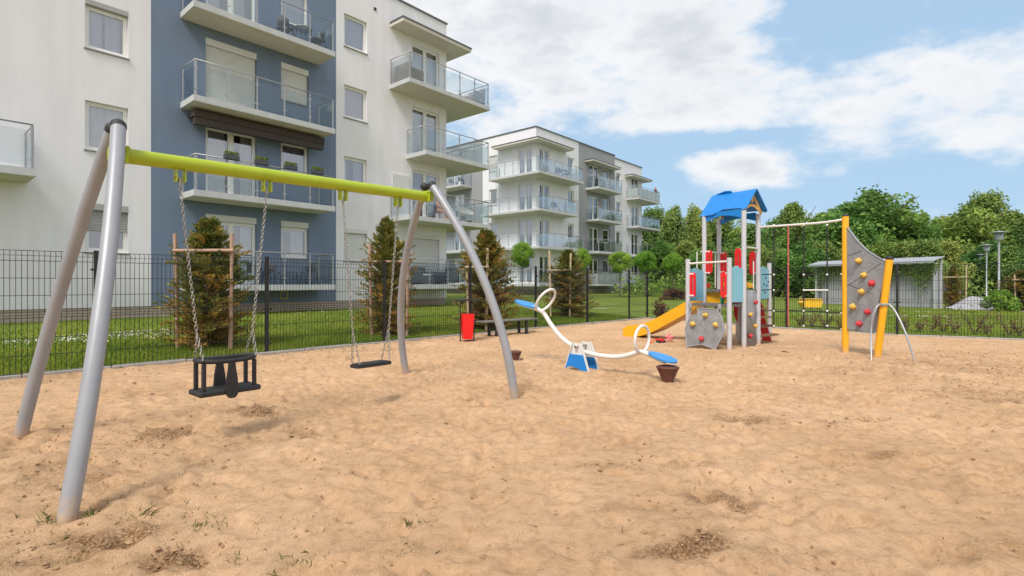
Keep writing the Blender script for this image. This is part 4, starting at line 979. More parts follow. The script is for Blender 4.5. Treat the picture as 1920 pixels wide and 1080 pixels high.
for a, z in ((.55, 1.28), (.75, 1.42), (.85, 1.25), (.68, 1.10), (1.05, 1.33)): mb.obox(P4+d46*a+n46*.02+V((0, 0, z)), d46, n46, (0, 0, 1), (.06, .02, .04), .008)
mb.build('peg', mat('peg_dark', (.08, .05, .10), .6), pa)
# red grip plates
def grip(p, d, z0, z1, w=.13):
    d = V(d).normalized(); fr = Fr(p, d, V((d.y, -d.x, 0))); n = 10; out = []; inn = []
    c = w/2+.045; r = w/2
    for k in range(n+1): a = math.pi*k/n; out.append((c+r*math.cos(a), z1-r+r*math.sin(a))); inn.append((c+r*.2*math.cos(a), z1-r*1.7+r*.2*math.sin(a)))
    for k in range(n+1): a = math.pi+math.pi*k/n; out.append((c+r*math.cos(a), z0+r+r*math.sin(a))); inn.append((c+r*.2*math.cos(a), z0+r*1.7+r*.2*math.sin(a)))
    m_ = len(out); t_ = .012; vs = [fr(a, b, -t_) for a, b in out]+[fr(a, b, -t_) for a, b in inn]+[fr(a, b, t_) for a, b in out]+[fr(a, b, t_) for a, b in inn]; fs = []
    for i in range(m_):
        j = (i+1) % m_; fs += [(i, j, m_+j, m_+i), (2*m_+i, 3*m_+i, 3*m_+j, 2*m_+j), (i, 2*m_+i, 2*m_+j, j), (m_+i, m_+j, 3*m_+j, 3*m_+i)]
    mb = MB(); mb.add(vs, fs, False); g = mb.build('grip_plate', REDP, PT)
    mb = MB()
    for z in (z0+.03, z1-.03): mb.lathe([(.02, 0), (.02, .07), (0, .07)], p+V((0, 0, z)), 8, ax=tuple(d)); mb.obox(fr(c, z, .015), d, fr.n, (0, 0, 1), (.05, .01, .03))
    mb.build('clamp', FRAME, g)
    return g
d12 = (P2-P1).normalized(); grip(P1, d12, 1.02, 1.52); grip(P2, -d12, 1.02, 1.52)
d57 = (P7-P5).normalized(); d53 = (P3-P5).normalized(); d74 = (P4-P7).normalized(); grip(P5, d53, 1.49, 2.0, .15); grip(P7, d74, 1.52, 2.0, .15)
d34 = (P4-P3).normalized(); grip(P3, -d53, 1.50, 2.0, .15); grip(P4, -d74, 1.48, 1.97, .15)
# thin upright rails by openings
for p, z0, z1 in ((P5+V((-.12, .1, 0)), 1.2, 1.98), (P7+d57*-.2, 1.2, 1.95), (P4+V((-.16, -.14, 0)), 1.18, 1.75)): mb = MB(); mb.tube([p+V((0, 0, z0)), p+V((0, 0, z1))], .012, 8); mb.build('upright_rail', WPAINT, PT)
# coloured little panels inside tower
mb = MB(); fr = Fr(P7, (P7-P4).normalized()*-1, N1); pl = [(.05, 1.22), (.75, 1.22), (.75, 1.30), (.62, 1.36), (.5, 1.50), (.3, 1.52), (.2, 1.36), (.05, 1.3)]
mb.prism(pl, -.01, .01, fr); mb.build('cutout_panel', YELP, PT)
mb = MB(); mb.obox(P7+d57*-.55+V((0, 0, 1.25)), d57, (d57.y, -d57.x, 0), (0, 0, 1), (.2, .02, .1), .01); mb.build('cutout_panel', REDP, PT)
mb = MB(); mb.obox(P3+d34*.32+V((.02, .02, 1.25)), d34, (d34.y, -d34.x, 0), (0, 0, 1), (.22, .02, .09), .01); mb.build('cutout_panel', YELP, PT)
mb = MB(); mb.obox(P2+V((-.08, .14, .97)), d34, (d34.y, -d34.x, 0), (0, 0, 1), (.16, .02, .14), .01); mb.build('cutout_panel', mat('green_board', (.02, .22, .10), .5), PT)
# roof
m34 = (P3+P4)/2; m57 = (P5+P7)/2; rd = (m57-m34).normalized(); rp = V((rd.y, -rd.x, 0)); rp = rp if rp.dot(P4-P3) > 0 else -rp
hw = .385; ra, rb = -.13, (m57-m34).length-.01
def rpnt(a, w_, z): p = m34+rd*a+rp*w_; return V((p.x, p.y, z))
ZE, ZA = 2.74, 3.19
for sgn in (-1, 1):
    def q(a, f): return rpnt(a, sgn*hw*f*1.0, ZA+(ZE-ZA)*f)
    Lr = rb-ra
    out = [(ra, 0.0), (ra, .92), (ra+.06, .97), (ra+.13*Lr, 1.0-.12), (ra+.52*Lr, .84), (ra+.62*Lr, .97), (ra+.70*Lr, 1.04), (rb, 1.06), (rb, 0.02), (rb-.02, .0)]
    nrm = (q(1, 0)-q(0, 0)).cross(q(0, 1)-q(0, 0)).normalized(); nrm = nrm if nrm.z > 0 else -nrm
    n = len(out); vs = [q(a, f) for a, f in out]+[q(a, f)+nrm*.018 for a, f in out]
    mb = MB(); mb.add(vs, [tuple(range(n)), tuple(range(n, 2*n))[::-1]]+[(i, (i+1) % n, n+(i+1) % n, n+i) for i in range(n)], False)
    if sgn > 0:   # raised crest of the far slope beyond the ridge on the left half
        a0, a1 = ra+.52*Lr, rb; vs = [q(a1, 0), q(a0, 0), q(a0+.03, -.10), q(a0+.15, -.13), q(a1-.2, -.08)]; vs = vs+[v+nrm*.018 for v in vs]; n = 5
        mb.add(vs, [tuple(range(n)), tuple(range(n, 2*n))[::-1]]+[(i, (i+1) % n, n+(i+1) % n, n+i) for i in range(n)], False)
    mb.build('roof', BLUEP, PT)
for a in (-.02, (m57-m34).length-.05):
    fr = Fr(rpnt(a, 0, 0), rp, rd); mb = MB()
    def strip(poly): mb.prism(poly, -.01, .01, fr)
    strip([(-.35, 2.74), (-.29, 2.72), (-.03, 3.08), (-.03, 3.14)]); strip([(.35, 2.74), (.29, 2.72), (.03, 3.08), (.03, 3.14)])
    arc = [(-.31+.62*i/12, 2.71+.15*math.sin(math.pi*i/12)) for i in range(13)]
    for i in range(12): strip([arc[i], arc[i+1], (arc[i+1][0], arc[i+1][1]+.05), (arc[i][0], arc[i][1]+.05)])
    strip([(-.029, 3.14), (.029, 3.14), (.028, 2.94), (-.028, 2.94)]); mb.build('gable', TAN, PT)
for side, (a, b) in (('l', (P3, P5)), ('r', (P4, P7))):
    d = (b-a).normalized(); L_ = (b-a).length; fr = Fr(a, d, V((d.y, -d.x, 0))); mb = MB()
    top = [(.05+(L_-.1)*i/12, 2.78) for i in range(13)]; bot = [(.05+(L_-.1)*i/12, 2.60+.09*math.sin(math.pi*i/12)) for i in range(13)]
    for i in range(12): mb.prism([bot[i], bot[i+1], top[i+1], top[i]], -.008, .008, fr)
    mb.build('valance', BLUEP, PT)
# slide
sd_ = V((-d57.y, d57.x, 0)); s_a = P5+d57*.07; s_b = P7-d57*.12
prof = []
for i in range(17):
    t_ = i/16; x = 2.35*t_
    x = -.45+2.50*t_
    z = .89 if x < .08 else max(.89-(x-.08)*.555, .08)
    if abs(x-1.54) < .3: z += .045*(1-abs(x-1.54)/.3)
    prof.append((x, z))
wd = (s_b-s_a); wl = wd.length
def slp(i, side, dz):
    x, z = prof[i]; p = (s_a if side == 0 else s_b)+sd_*x; return V((p.x, p.y, z+dz))
mb = MB(); vs = []
for i in range(17):
    hh = .27*min(1, (16-i)/2+.72)
    row = [slp(i, 0, -.06), slp(i, 0, hh-.06), slp(i, 0, hh-.06)+d57*.03, slp(i, 0, 0)+d57*.05, slp(i, 1, 0)-d57*.05, slp(i, 1, hh-.06)-d57*.03, slp(i, 1, hh-.06), slp(i, 1, -.06)]
    vs += row
mb.add(vs, [(8*i+j, 8*i+8+j, 8*i+8+(j+1) % 8, 8*i+(j+1) % 8) for i in range(16) for j in range(8)]+[tuple(range(8)), tuple(range(128, 136))], False); mb.build('slide', YELP, PT)
mb = MB(); a = slp(0, 0, .0); mb.obox(P5.lerp(P7, .5)+V((0, 0, 1.145))-sd_*.02, d57, sd_, (0, 0, 1), (wl, .03, .05)); mb.build('slide_flange', YELP, PT)
mb = MB(); e0_ = slp(14, 0, -.06); mb.tube([V((e0_.x, e0_.y, -.1))+d57*.1, e0_+d57*.1], .02, 8); e0_ = slp(14, 1, -.06); mb.tube([V((e0_.x, e0_.y, -.1))-d57*.1, e0_-d57*.1], .02, 8); mb.build('slide_foot', STEEL, PT)
# front climbing board
fr = Fr(P1+V((-.05, -.06, 0)), d12, V((d12.y, -d12.x, 0)))
if fr.n.y > 0: fr.n = -fr.n
pz0 = [(1308, 577.5), (1345, 579.5), (1346, 587), (1352, 592), (1359, 621), (1341, 655), (1316, 645), (1288, 650), (1284, 617), (1294, 592), (1308, 590)]
pl = []
for x, y in pz0:
    p = on_plane(x, y, fr(0, 0, .1), d12); pl.append(((p-fr(0, 0, .1)).dot(d12), p.z))
mb = MB(); mb.prism(pl, .055, .10, fr); cb = mb.build('climbing_board', ROCK, PT)
mb = MB()
for i in range(len(pl)):
    a, b = pl[i], pl[(i+1) % len(pl)]; mb.bar(fr(a[0], a[1], .104), fr(b[0], b[1], .104), .010, .010)
for i in range(34):
    r_ = random.Random(i); x0, z0 = r_.uniform(.05, .75), r_.uniform(.15, .8); a = r_.uniform(0, 3.1); l_ = r_.uniform(.1, .28); x1, z1 = x0+math.cos(a)*l_, z0+math.sin(a)*l_
    if 0 < x1 < .72 and .12 < z1 < .8 and x0 < .72: mb.bar(fr(x0, z0, .1005), fr(x1, z1, .1005), .006, .004)
mb.build('groove', ROCKE, cb)
def hold(p, nrm, m, parent, r=.05):
    mb = MB(); n = V(nrm).normalized(); mb.blobby(p+n*.02, r, .30, 7, (1, 1, .9)); mb.blobby(p+n*.035+V((r*.3, 0, r*.5)), r*.55, .2, 7); mb.blobby(p+n*.03+V((-r*.5, 0, r*.1)), r*.6, .2, 7); o = mb.build('climbing_hold', m, parent); return o
for x, y, m in ((1324, 591, HOLDY), (1300, 607, HOLDY), (1343, 609, HOLDY), (1316, 635, HOLDR)):
    p = on_plane(x, y, fr(0, 0, .1), d12); hold(p, fr.n, m, cb, .052)
for a in (.1, .72): mb = MB(); mb.tube([fr(a, .22, .05), fr(a, .80, .0)], .015, 8); mb.lathe([(.035, 0), (.04, .05), (.035, .1)], fr(a, .80, .02), 10); mb.build('board_bracket', STEEL, cb)
for a in (pl[5], pl[7]): mb = MB(); mb.tube([fr(a[0], a[1]+.02, .07), fr(a[0], -.05, .07)], .008, 6); mb.build('board_foot', STEEL, cb)
# curved climbing wall between tall front posts
mb = MB(); vs = []; n = 10; c34 = (P3+P4)/2; nn = V((d34.y, -d34.x, 0)); L34 = (P4-P3).length
for i in range(n+1):
    a = -L34/2+.05+(L34-.1)*i/n; bul = .05*math.cos(math.pi*(i/n-.5)); p = c34+d34*a+nn*(bul-.03); q = p-nn*.02
    vs += [V((p.x, p.y, .02)), V((p.x, p.y, 1.16)), V((q.x, q.y, 1.16)), V((q.x, q.y, .02))]
mb.add(vs, [(4*i+j, 4*i+4+j, 4*i+4+(j+1) % 4, 4*i+(j+1) % 4) for i in range(n) for j in range(4)], True); cw = mb.build('climbing_board', ROCK, PT, 'curved grey climbing board')
for x, y, m in ((1415, 567, HOLDR), (1405, 590, HOLDY), (1414, 611, HOLDY), (1405, 630, HOLDR)):
    p = on_plane(x, y, c34+nn*.02, d34); hold(p, nn, m, cw, .045)
# stairs with red side boards behind
st_d = V((.55, .30, 0)).normalized(); 
for off in (0, .62):
    mb = MB(); b0 = V((5.02, 11.75, 0))+V((.62, -.42, 0)).normalized()*off*1.0
    b0 = V((4.78, 11.15, 0)) if off == 0 else V((5.50, 11.80, 0))
    dd = V((.25, -.15, 0)) if off else V((.05, .05, 0))
    fr_ = Fr(b0, V((.62, -.30, 0)).normalized(), V((.43, .9, 0)))
    pl_ = [(-.08, .95), (.05, .97), (.14, .75), (.18, .45), (.28, .10), (.30, -.02), (.12, -.02), (.06, .35), (-.06, .6)]
    mb.prism(pl_, -.015, .015, fr_); mb.build('stair_side', REDP, PT)
for i in range(4):
    mb = MB(); c = V((5.28, 11.42, .75-.19*i)); mb.obox(c+V((.06*i, -.03*i, 0)), (.84, .55, 0), (-.55, .84, 0), (0, 0, 1), (.78, .16, .04), .005); mb.build('step', STEPW, PT)
# ---- net and climbing wall
Y1 = V((6.20, 9.77, 0)); ND = (Y1-P4).normalized()
def npt(px, py): return on_plane(px, py, P4, ND)
post(Y1, 2.56, .056, ORAN, name='wall_post')
ca, cb_ = P4+V((0, 0, 2.47)), Y1+V((0, 0, 2.49)); cc = ca.lerp(cb_, .93)+V((0, 0, -.06))
mb = MB(); mb.tube(smooth([ca+V((0, 0, 0)), ca.lerp(cb_, .3)+V((0, 0, -.015)), ca.lerp(cb_, .75)+V((0, 0, -.025)), cb_+V((0, 0, .0))], 8), .022, 10); mb.build('top_bar', WPAINT, PT)
net = MB(); conn = MB()
def ln(x0, y0, x1, y1, sag=0, r=.012, m=net):
    a, b = npt(x0, y0), npt(x1, y1); m.tube([a, a.lerp(b, .25)+V((0, 0, -sag*.75)), a.lerp(b, .5)+V((0, 0, -sag)), a.lerp(b, .75)+V((0, 0, -sag*.75)), b], r, 6)
for x in (1451, 1507, 1551): ln(x, 422, x, 613)
for y in (515, 544, 583, 611):
    ln(1428, y, 1451, y-1); 
for y in (544, 583): ln(1451, y, 1478, y+.5, .01)
ln(1507, 515, 1551, 515); ln(1507, 583, 1551, 585); ln(1551, 515, 1582, 514); ln(1551, 585, 1582, 587); ln(1507, 610, 1582, 616); ln(1478, 583, 1507, 583)
nt_ = net.build('climbing_net', ROPE, PT)
for x in (1451, 1507, 1551):
    for y in (515, 544, 583, 611, 422): c_ = MB(); c_.blobby(npt(x, y), .022, 0, 8); c_.build('connector', FRAME, nt_)
for y in (514, 587, 617): c_ = MB(); c_.tube([npt(1576, y), npt(1584, y)], .014, 8); c_.build('connector', FRAME, nt_)
ln(1507, 544, 1551, 544, 0, .016, conn)
conn.build('rung', FRAME, nt_)
mb = MB(); a, b = npt(1478, 420), npt(1478, 611); mb.tube([a, b], .016, 8)
for i in range(9): c = a.lerp(b, (i+1)/10); mb.blobby(c, .024, 0, 8)
mb.build('climbing_rope', ROPER, PT)
WD = V((.16, -.62, 0)).normalized()
def wpt(px, py): return on_plane(px, py, Y1, WD)
lt, lb_ = wpt(1668, 484), wpt(1645, 671); ldir = (lt-lb_).normalized()
mb = MB(); mb.tube([lb_-ldir*.15, lt], .056, 18); o = mb.build('wall_post', ORAN, PT, 'shorter leaning orange post')
mb = MB(); mb.lathe([(.06, -.02), (.06, .01), (.045, .035), (0, .045)], lt, 16, ax=tuple(ldir)); mb.build('cap', BLACKR, o)
ppx = [(1590, 427), (1600, 441), (1610, 454), (1627, 470), (1643, 480), (1662, 491), (1660, 520), (1652, 560), (1645, 595), (1640, 624), (1591, 617)]
wf = Fr(Y1, WD, V((WD.y, -WD.x, 0))); 
if wf.n.x > 0: wf.n = -wf.n
pl = [((wpt(x, y)-Y1).dot(WD), wpt(x, y).z) for x, y in ppx]
mb = MB(); mb.prism(pl, -.03, .03, wf); wl_ = mb.build('climbing_wall', ROCK, PT)
mb = MB()
for (x0, y0, x1, y1) in ((1593, 479, 1619, 470), (1592, 536, 1655, 493), (1592, 533, 1640, 552)): a, b = wpt(x0, y0)+wf.n*.0305, wpt(x1, y1)+wf.n*.0305; mb.bar(a, b, .008, .008)
for i in range(len(pl)-1): a, b = pl[i], pl[i+1]; mb.bar(wf(a[0], a[1], .031), wf(b[0], b[1], .031), .008, .01)
mb.build('groove', mat('groove_dark', (.12, .12, .13), .8), wl_)
for x, y, m in ((1614, 489, HOLDY), (1624, 516, HOLDY), (1639, 531, HOLDR), (1620, 547, HOLDY), (1603, 575, HOLDY), (1631, 585, HOLDR), (1615, 607, HOLDR)): hold(wpt(x, y)+wf.n*.03, wf.n, m, wl_, .058)
mb = MB(); LA = lb_.lerp(lt, .54)
ga, gb = gnd(1634, 677), gnd(1720, 682)
q1 = [LA, at(1646, 573, LA.z and 9.0), at(1637, 592, 9.0), at(1633, 625, 9.0), V((ga.x, ga.y, -.1))]
q2 = [LA, at(1668, 572, 8.95), at(1681, 588, 8.85), at(1700, 630, 8.65), V((gb.x, gb.y, -.1))]
mb.tube(smooth(q1, 6), .0155, 10); mb.tube(smooth(q2, 6), .0155, 10); mb.obox(LA, (1, 0, 0), (0, 1, 0), ldir, (.14, .14, .05), .01); mb.build('climbing_arch', STEEL, PT)

# ------------------------------------------------------------------ bin, bench, toys
g = V((-.99, 11.6, 0)); bn = thing('litter_bin', 'red litter bin with a black frame and hood by the fence', 'litter bin', tuple(g)); bd = FD; bnn = V((FD.y, -FD.x, 0))
bd = V((.86, .3, 0)).normalized(); bnn = V((bd.y, -bd.x, 0))
mb = MB(); vs = []
for z, hx, hy in ((.07, .10, .09), (.62, .135, .12), (.625, .125, .11), (.08, .09, .08)):
    for i, j in ((-1, -1), (1, -1), (1, 1), (-1, 1)): vs.append(g+bd*(i*hx)+bnn*(j*hy)+V((0, 0, z)))
mb.add(vs, [(4*r_+i, 4*r_+(i+1) % 4, 4*r_+4+(i+1) % 4, 4*r_+4+i) for r_ in range(3) for i in range(4)]+[(0, 1, 2, 3), (12, 13, 14, 15)], False); mb.build('container', BINR, bn)
mb = MB()
for e in (-1, 1): mb.tube(smooth([g+bd*(e*.155)+V((0, 0, -.1)), g+bd*(e*.155)+V((0, 0, .6)), g+bd*(e*.15)+V((0, 0, .82)), g+bd*(e*.08)+V((0, 0, .92))], 5), .014, 8)
mb.tube([g+bd*-.155+V((0, 0, .03)), g+bd*.155+V((0, 0, .03))], .012, 8); mb.build('frame', BLACKR, bn)
mb = MB()
for e in (-1, 1):
    mb.obox(g+bd*(e*.12)+V((0, 0, .91+.015)), bd+V((0, 0, -.12*e)), bnn, V((.12*e*bd.x, .12*e*bd.y, 1)), (.235, .30, .035), .01)
mb.build('hood', BLACKR, bn)
ba, bb = V((-.75, 12.35, 0)), V((.56, 13.65, 0)); bdir = (bb-ba).normalized(); bno = V((bdir.y, -bdir.x, 0))
be = thing('bench', 'low backless grey bench beside the bin and fence', 'bench', tuple((ba+bb)/2))
mb = MB()
for k in (-1, 0, 1): mb.obox((ba+bb)/2+bno*(k*.12)+V((0, 0, .385)), bdir, bno, (0, 0, 1), ((bb-ba).length, .11, .035), .006)
mb.build('seat', WOODG, be)
for a in (.22, .78):
    for k in (-1, 1):
        mb = MB(); p = ba.lerp(bb, a)+bno*(k*.13); mb.obox(p+V((0, 0, .14)), bdir, bno, (0, 0, 1), (.06, .06, .45), .005); mb.build('leg', BLACKR, be)
g = gnd(1236, 644); t = thing('toy_digger', 'small red and black plastic toy lying in the sand below the slide', 'toy', (g.x, g.y, 0))
mb = MB(); mb.obox(g+V((.05, .05, .06)), (1, .2, 0), (-.2, 1, 0), (0, 0, 1), (.14, .09, .07), .01); mb.build('toy_body', REDP, t)
mb = MB(); mb.tube([g+V((0, .05, .08)), g+V((-.08, .02, .09)), g+V((-.19, 0, .02))], .014, 8); mb.obox(g+V((-.2, 0, .02)), (1, 0, 0), (0, 1, 0), (0, 0, 1), (.07, .08, .04), .01); mb.build('scoop_arm', mat('orange_red', (.8, .08, .02), .4), t)
mb = MB()
for x in (.0, .1): mb.lathe([(0, -.06), (.035, -.06), (.035, .06), (0, .06)], g+V((x, .05, .035)), 12, ax=(-.2, 1, 0))
mb.build('wheel', BLACKR, t)
g = gnd(1255, 643); t = thing('toy_windmill', 'pink plastic toy standing in the sand beside the climbing board', 'toy', (g.x, g.y, 0))
mb = MB()
for k in range(5):
    a = 2*math.pi*k/5+.3; mb.tube([g+V((0, 0, .12)), g+V((math.cos(a)*.06, .01, .12+math.sin(a)*.06)), g+V((math.cos(a)*.11, 0, .12+math.sin(a)*.10))], [.012, .03, .006], 8)
mb.build('toy_star', PINK, t)
g = gnd(1470, 663); t = MB(); t.blobby(g+V((0, 0, .02)), .05, .25, 8, (1.4, .8, .5)); t.blobby(g+V((.07, .01, .015)), .035, .2, 8, (1.3, .8, .5)); tag(t.build('stone', mat('dark_stone', (.02, .012, .008), .8)), 'small dark lump lying on the sand between the tower and the climbing wall', 'stone')
g = V((1.36, 9.5, 0))
tt = thing('toy_ball', 'small red and white patterned ball behind the seesaw pivot', 'ball', (g.x, g.y, 0)); 
mb = MB(); mb.lathe([(0.001, -.09), (.05, -.075), (.078, -.045), (.09, 0), (.078, .045), (.05, .075), (0.001, .09)], V((g.x, g.y, .10)), 16); 
mb.cur = 1
for k in range(6): a = k*1.05; mb.lathe([(0.0, .0), (.022, -.002)], V((g.x, g.y, .10))+V((math.cos(a)*.06, -.06, math.sin(a)*.055)), 8, ax=(math.cos(a)*.6, -.6, math.sin(a)*.55))
mb.build('ball_shell', [REDP, FRAME], tt)

# ------------------------------------------------------------------ vegetation
def crown_pts(n, env, clumps, seed, inner=.35, csize=(.18, .32)):
    """leaf points on the shells of clumps filling an envelope; env(z 0..1)->radius"""
    r = np.random.default_rng(seed); C = []; tries = 0
    while len(C) < clumps and tries < 9000:
        tries += 1
        z = r.uniform(0, 1); a = r.uniform(0, 2*math.pi); R_ = env(z); q = R_*math.sqrt(r.uniform(inner**2, 1)); c = np.array([q*math.cos(a), q*math.sin(a), z])
        C.append((c, r.uniform(*csize), r.uniform(.1, .9)))
    per = n//clumps; P, Nn, T = [], [], []
    for c, s, t in C:
        d = r.normal(size=(per, 3)); d /= np.linalg.norm(d, axis=1)[:, None]; rad = s*r.uniform(.55, 1.08, per)**.6
        P.append(c+d*rad[:, None]*np.array([1, 1, .75])); Nn.append(d); T.append(np.full(per, t)+d[:, 2]*.12)
    return np.concatenate(P), np.concatenate(Nn), np.concatenate(T)
def limbs(mb, h, r0, n, seed, spread, z0=.3, crook=.06):
    rr_ = random.Random(seed); tr = [V((0, 0, -.1))]
    for i in range(1, 7): tr.append(V((rr_.uniform(-1, 1)*crook*h*.4, rr_.uniform(-1, 1)*crook*h*.4, h*.8*i/6)))
    mb.tube(tr, [r0*(1-.75*i/6) for i in range(7)], 8)
    for k in range(n):
        i = rr_.randint(2, 5) if z0 < .5 else rr_.randint(4, 6); a = rr_.uniform(0, 6.28); b = tr[i]; L_ = spread*rr_.uniform(.5, .9)
        m_ = b+V((math.cos(a)*L_*.5, math.sin(a)*L_*.5, L_*.35)); e = b+V((math.cos(a)*L_, math.sin(a)*L_, L_*.9))
        mb.tube([b, m_, e], [r0*.4, r0*.25, r0*.08], 6)
def make_tree(name, label, cat, h, rad, nleaf, clumps, lm, seed, leaf, z0=.12, group=None, shape=0):
    t = thing(name, label, cat, group=group); mb = MB(); limbs(mb, h, h*.018+.05, 9, seed, rad*.8); mb.build('trunk', BARK, t)
    if shape == 0: env = lambda z: (math.sin(math.pi*min(1, z*.93+.13))**.6)
    elif shape == 1: env = lambda z: (1-z)**.7*.9+.18
    else: env = lambda z: math.sqrt(max(0, 1-(2*z-1)**2))
    P, Nn, T = crown_pts(nleaf, env, clumps, seed)
    P = P*np.array([rad*.86, rad*.86, h*(1-z0)*.86]); P[:, 2] += h*z0+h*.04
    leafcloud('crown', P, leaf, lm, t, Nn, T); return t
GT = 'trees standing beyond the lawn'
protos = [make_tree('broadleaf_tree', 'x', 'tree', 10, 4.2, 15000, 95, LEAF[0], 1, .34, group=GT),
          make_tree('broadleaf_tree', 'x', 'tree', 10, 3.4, 13000, 70, LEAF[1], 2, .30, group=GT, shape=1),
          make_tree('broadleaf_tree', 'x', 'tree', 10, 4.6, 15000, 80, LEAF[2], 3, .36, group=GT),
          make_tree('broadleaf_tree', 'x', 'tree', 10, 2.6, 11000, 60, LEAF[1], 4, .26, group=GT, shape=1)]
# (px, Y, top y, width factor, variant, label)
TL = [(1262, 64, 388, 1.0, 3, 'slender pale tree just right of the far apartment block'),
      (1225, 72, 394, 1.1, 1, 'pale tree partly hidden by the far block\'s right-hand balconies'),
      (1305, 66, 387, 1.1, 3, 'pale pointed tree left of the play tower'),
      (1352, 70, 396, 1.1, 0, 'tree rising behind the blue tower roof'),
      (1408, 62, 424, 1.1, 2, 'dark tree behind the right side of the play tower'),
      (1448, 68, 415, 1.0, 0, 'tree between the play tower and the rope net'),
      (1487, 70, 385, 1.0, 2, 'dark tall tree behind the rope net'),
      (1540, 66, 405, 1.1, 2, 'tree left of the largest crown'),
      (1632, 60, 357, 1.45, 0, 'largest bright green tree, behind the climbing wall'),
      (1592, 58, 385, 1.1, 0, 'tree overlapping the left side of the largest crown'),
      (1690, 60, 390, 1.1, 0, 'tree overlapping the right side of the largest crown'),
      (1722, 78, 422, 1.0, 3, 'low pale tree in the gap right of the largest crown'),
      (1762, 72, 412, 1.1, 1, 'yellowish tree left of the street lamps'),
      (1815, 62, 385, 1.2, 0, 'tree behind the farthest street lamp'),
      (1848, 68, 366, 1.1, 1, 'yellowish pointed tree behind the tallest lamp'),
      (1895, 60, 400, 1.2, 2, 'dark tree at the right edge of the picture'),
      (1945, 58, 405, 1.3, 2, 'dark tree cut by the right edge of the picture'),
      (2010, 60, 395, 1.3, 0, 'tree outside the right edge')]
BUSH = [(1195, 60, 452, 1.2, 2), (1238, 56, 450, 1.2, 0), (1285, 52, 455, 1.2, 1), (1330, 50, 458, 1.2, 0), (1375, 50, 465, 1.2, 2), (1420, 48, 462, 1.3, 1), (1462, 46, 470, 1.3, 1), (1500, 44, 460, 1.3, 0), (1545, 46, 455, 1.3, 1), (1600, 50, 455, 1.3, 2), (1655, 48, 450, 1.3, 0), (1700, 46, 455, 1.2, 1), (1738, 44, 452, 1.2, 1), (1775, 46, 455, 1.2, 1), (1815, 50, 460, 1.2, 0), (1858, 48, 455, 1.3, 2), (1900, 46, 462, 1.3, 0), (1950, 44, 458, 1.3, 2)]
PO = ['first', 'second', 'third', 'fourth', 'fifth', 'sixth', 'seventh', 'eighth', 'ninth', 'tenth', 'eleventh', 'twelfth', 'thirteenth', 'fourteenth', 'fifteenth', 'sixteenth', 'seventeenth', 'eighteenth']
used = set()
def tree_at(v, px, Y, ty, wf_, label, group):
    x = (px-960)/F*Y; zb = float(lawn_z(np.array(x), np.array(Y))); H = CH+(HY-ty)*Y/F-zb; s = H/10
    if v in used: o = copy_tree(protos[v])
    else: o = protos[v]; used.add(v)
    ws = max(s, .62)*wf_
    o.location = (x, Y, zb); o.scale = (ws, ws, s); o.rotation_euler.z = (px*1.37) % 6.28; o['label'] = label; o['group'] = group; return o
for px, Y, ty, wf_, v, lb in TL: 
    if px < 2000: tree_at(v, px, Y, ty, wf_, lb, GT)
for i, (px, Y, ty, wf_, v) in enumerate(BUSH):
    tree_at(v, px, Y, ty, wf_*.9, '%s lower tree, counted from the left, in the front row of trees' % PO[i].capitalize(), 'lower trees in front of the tall ones')
# far wood closing the view
FW = []; FT = []
for i in range(130):
    a = rng.uniform(.16, .95); Yd = rng.uniform(80, 95); c = np.array([math.tan(a)*Yd, Yd, rng.uniform(1, 7.5)]); d = rng.normal(size=(110, 3)); d /= np.linalg.norm(d, axis=1)[:, None]; FW.append(c+d*rng.uniform(1.4, 3.0)); FT.append(np.full(110, rng.uniform(0, .8)))
tag(leafcloud('distant_wood', np.concatenate(FW), .8, LEAF[2], None, None, np.concatenate(FT)), 'dark mass of wood behind the row of trees', 'wood', kind='stuff')
# undergrowth under trees
UW_ = []
for i in range(260):
    a = rng.uniform(.22, .92); Yd = rng.uniform(42, 58); x = math.tan(a)*Yd; UW_.append(np.array([x, Yd, .7])+rng.normal(size=(60, 3))*np.array([1.1, .8, .65]))
tag(leafcloud('undergrowth', np.concatenate(UW_), .35, LEAF[0], None), 'tangled green undergrowth at the foot of the trees', 'undergrowth', kind='stuff')

# globe trees
gt = thing('globe_tree', 'x', 'tree', group='small globe-headed trees on the apartment lawn')
mb = MB(); mb.tube([(0, 0, -.1), (.02, 0, 1.2), (0, .02, 2.3)], [.045, .035, .03], 8); mb.build('trunk', BARK, gt)
P, Nn, T = crown_pts(9000, lambda z: math.sqrt(max(0, 1-(2*z-1)**2))*.8, 55, 31, inner=.5, csize=(.2, .3)); P = P*np.array([1.02, 1.02, 1.15]); P[:, 2] += 1.88
leafcloud('crown', P, .085, BALLG, gt, Nn, T)
for i, (px, Y, cy, rp_, lb) in enumerate(((979, 36, 478, 18.5, 'globe tree left of the staked brown conifer beside the far block\'s corner'), (1092, 37, 487, 15, 'globe tree just right of the staked brown conifer'), (1163, 38, 492, 21, 'globe tree directly in front of the far block\'s grey wall'), (1210, 40, 491, 20, 'globe tree in front of the last balcony of the far block'), (1262, 41, 494, 18, 'globe tree just left of the play tower'))):
    o = gt if i == 0 else copy_tree(gt); x = (px-960)/F*Y; zb = float(lawn_z(np.array(x), np.array(Y))); s = rp_/F*Y/.82; zc = CH+(HY-cy)*Y/F-zb
    o.location = (x, Y, zb); o.scale = (s, s, zc/2.45); o.rotation_euler.z = i*1.3; o['label'] = lb
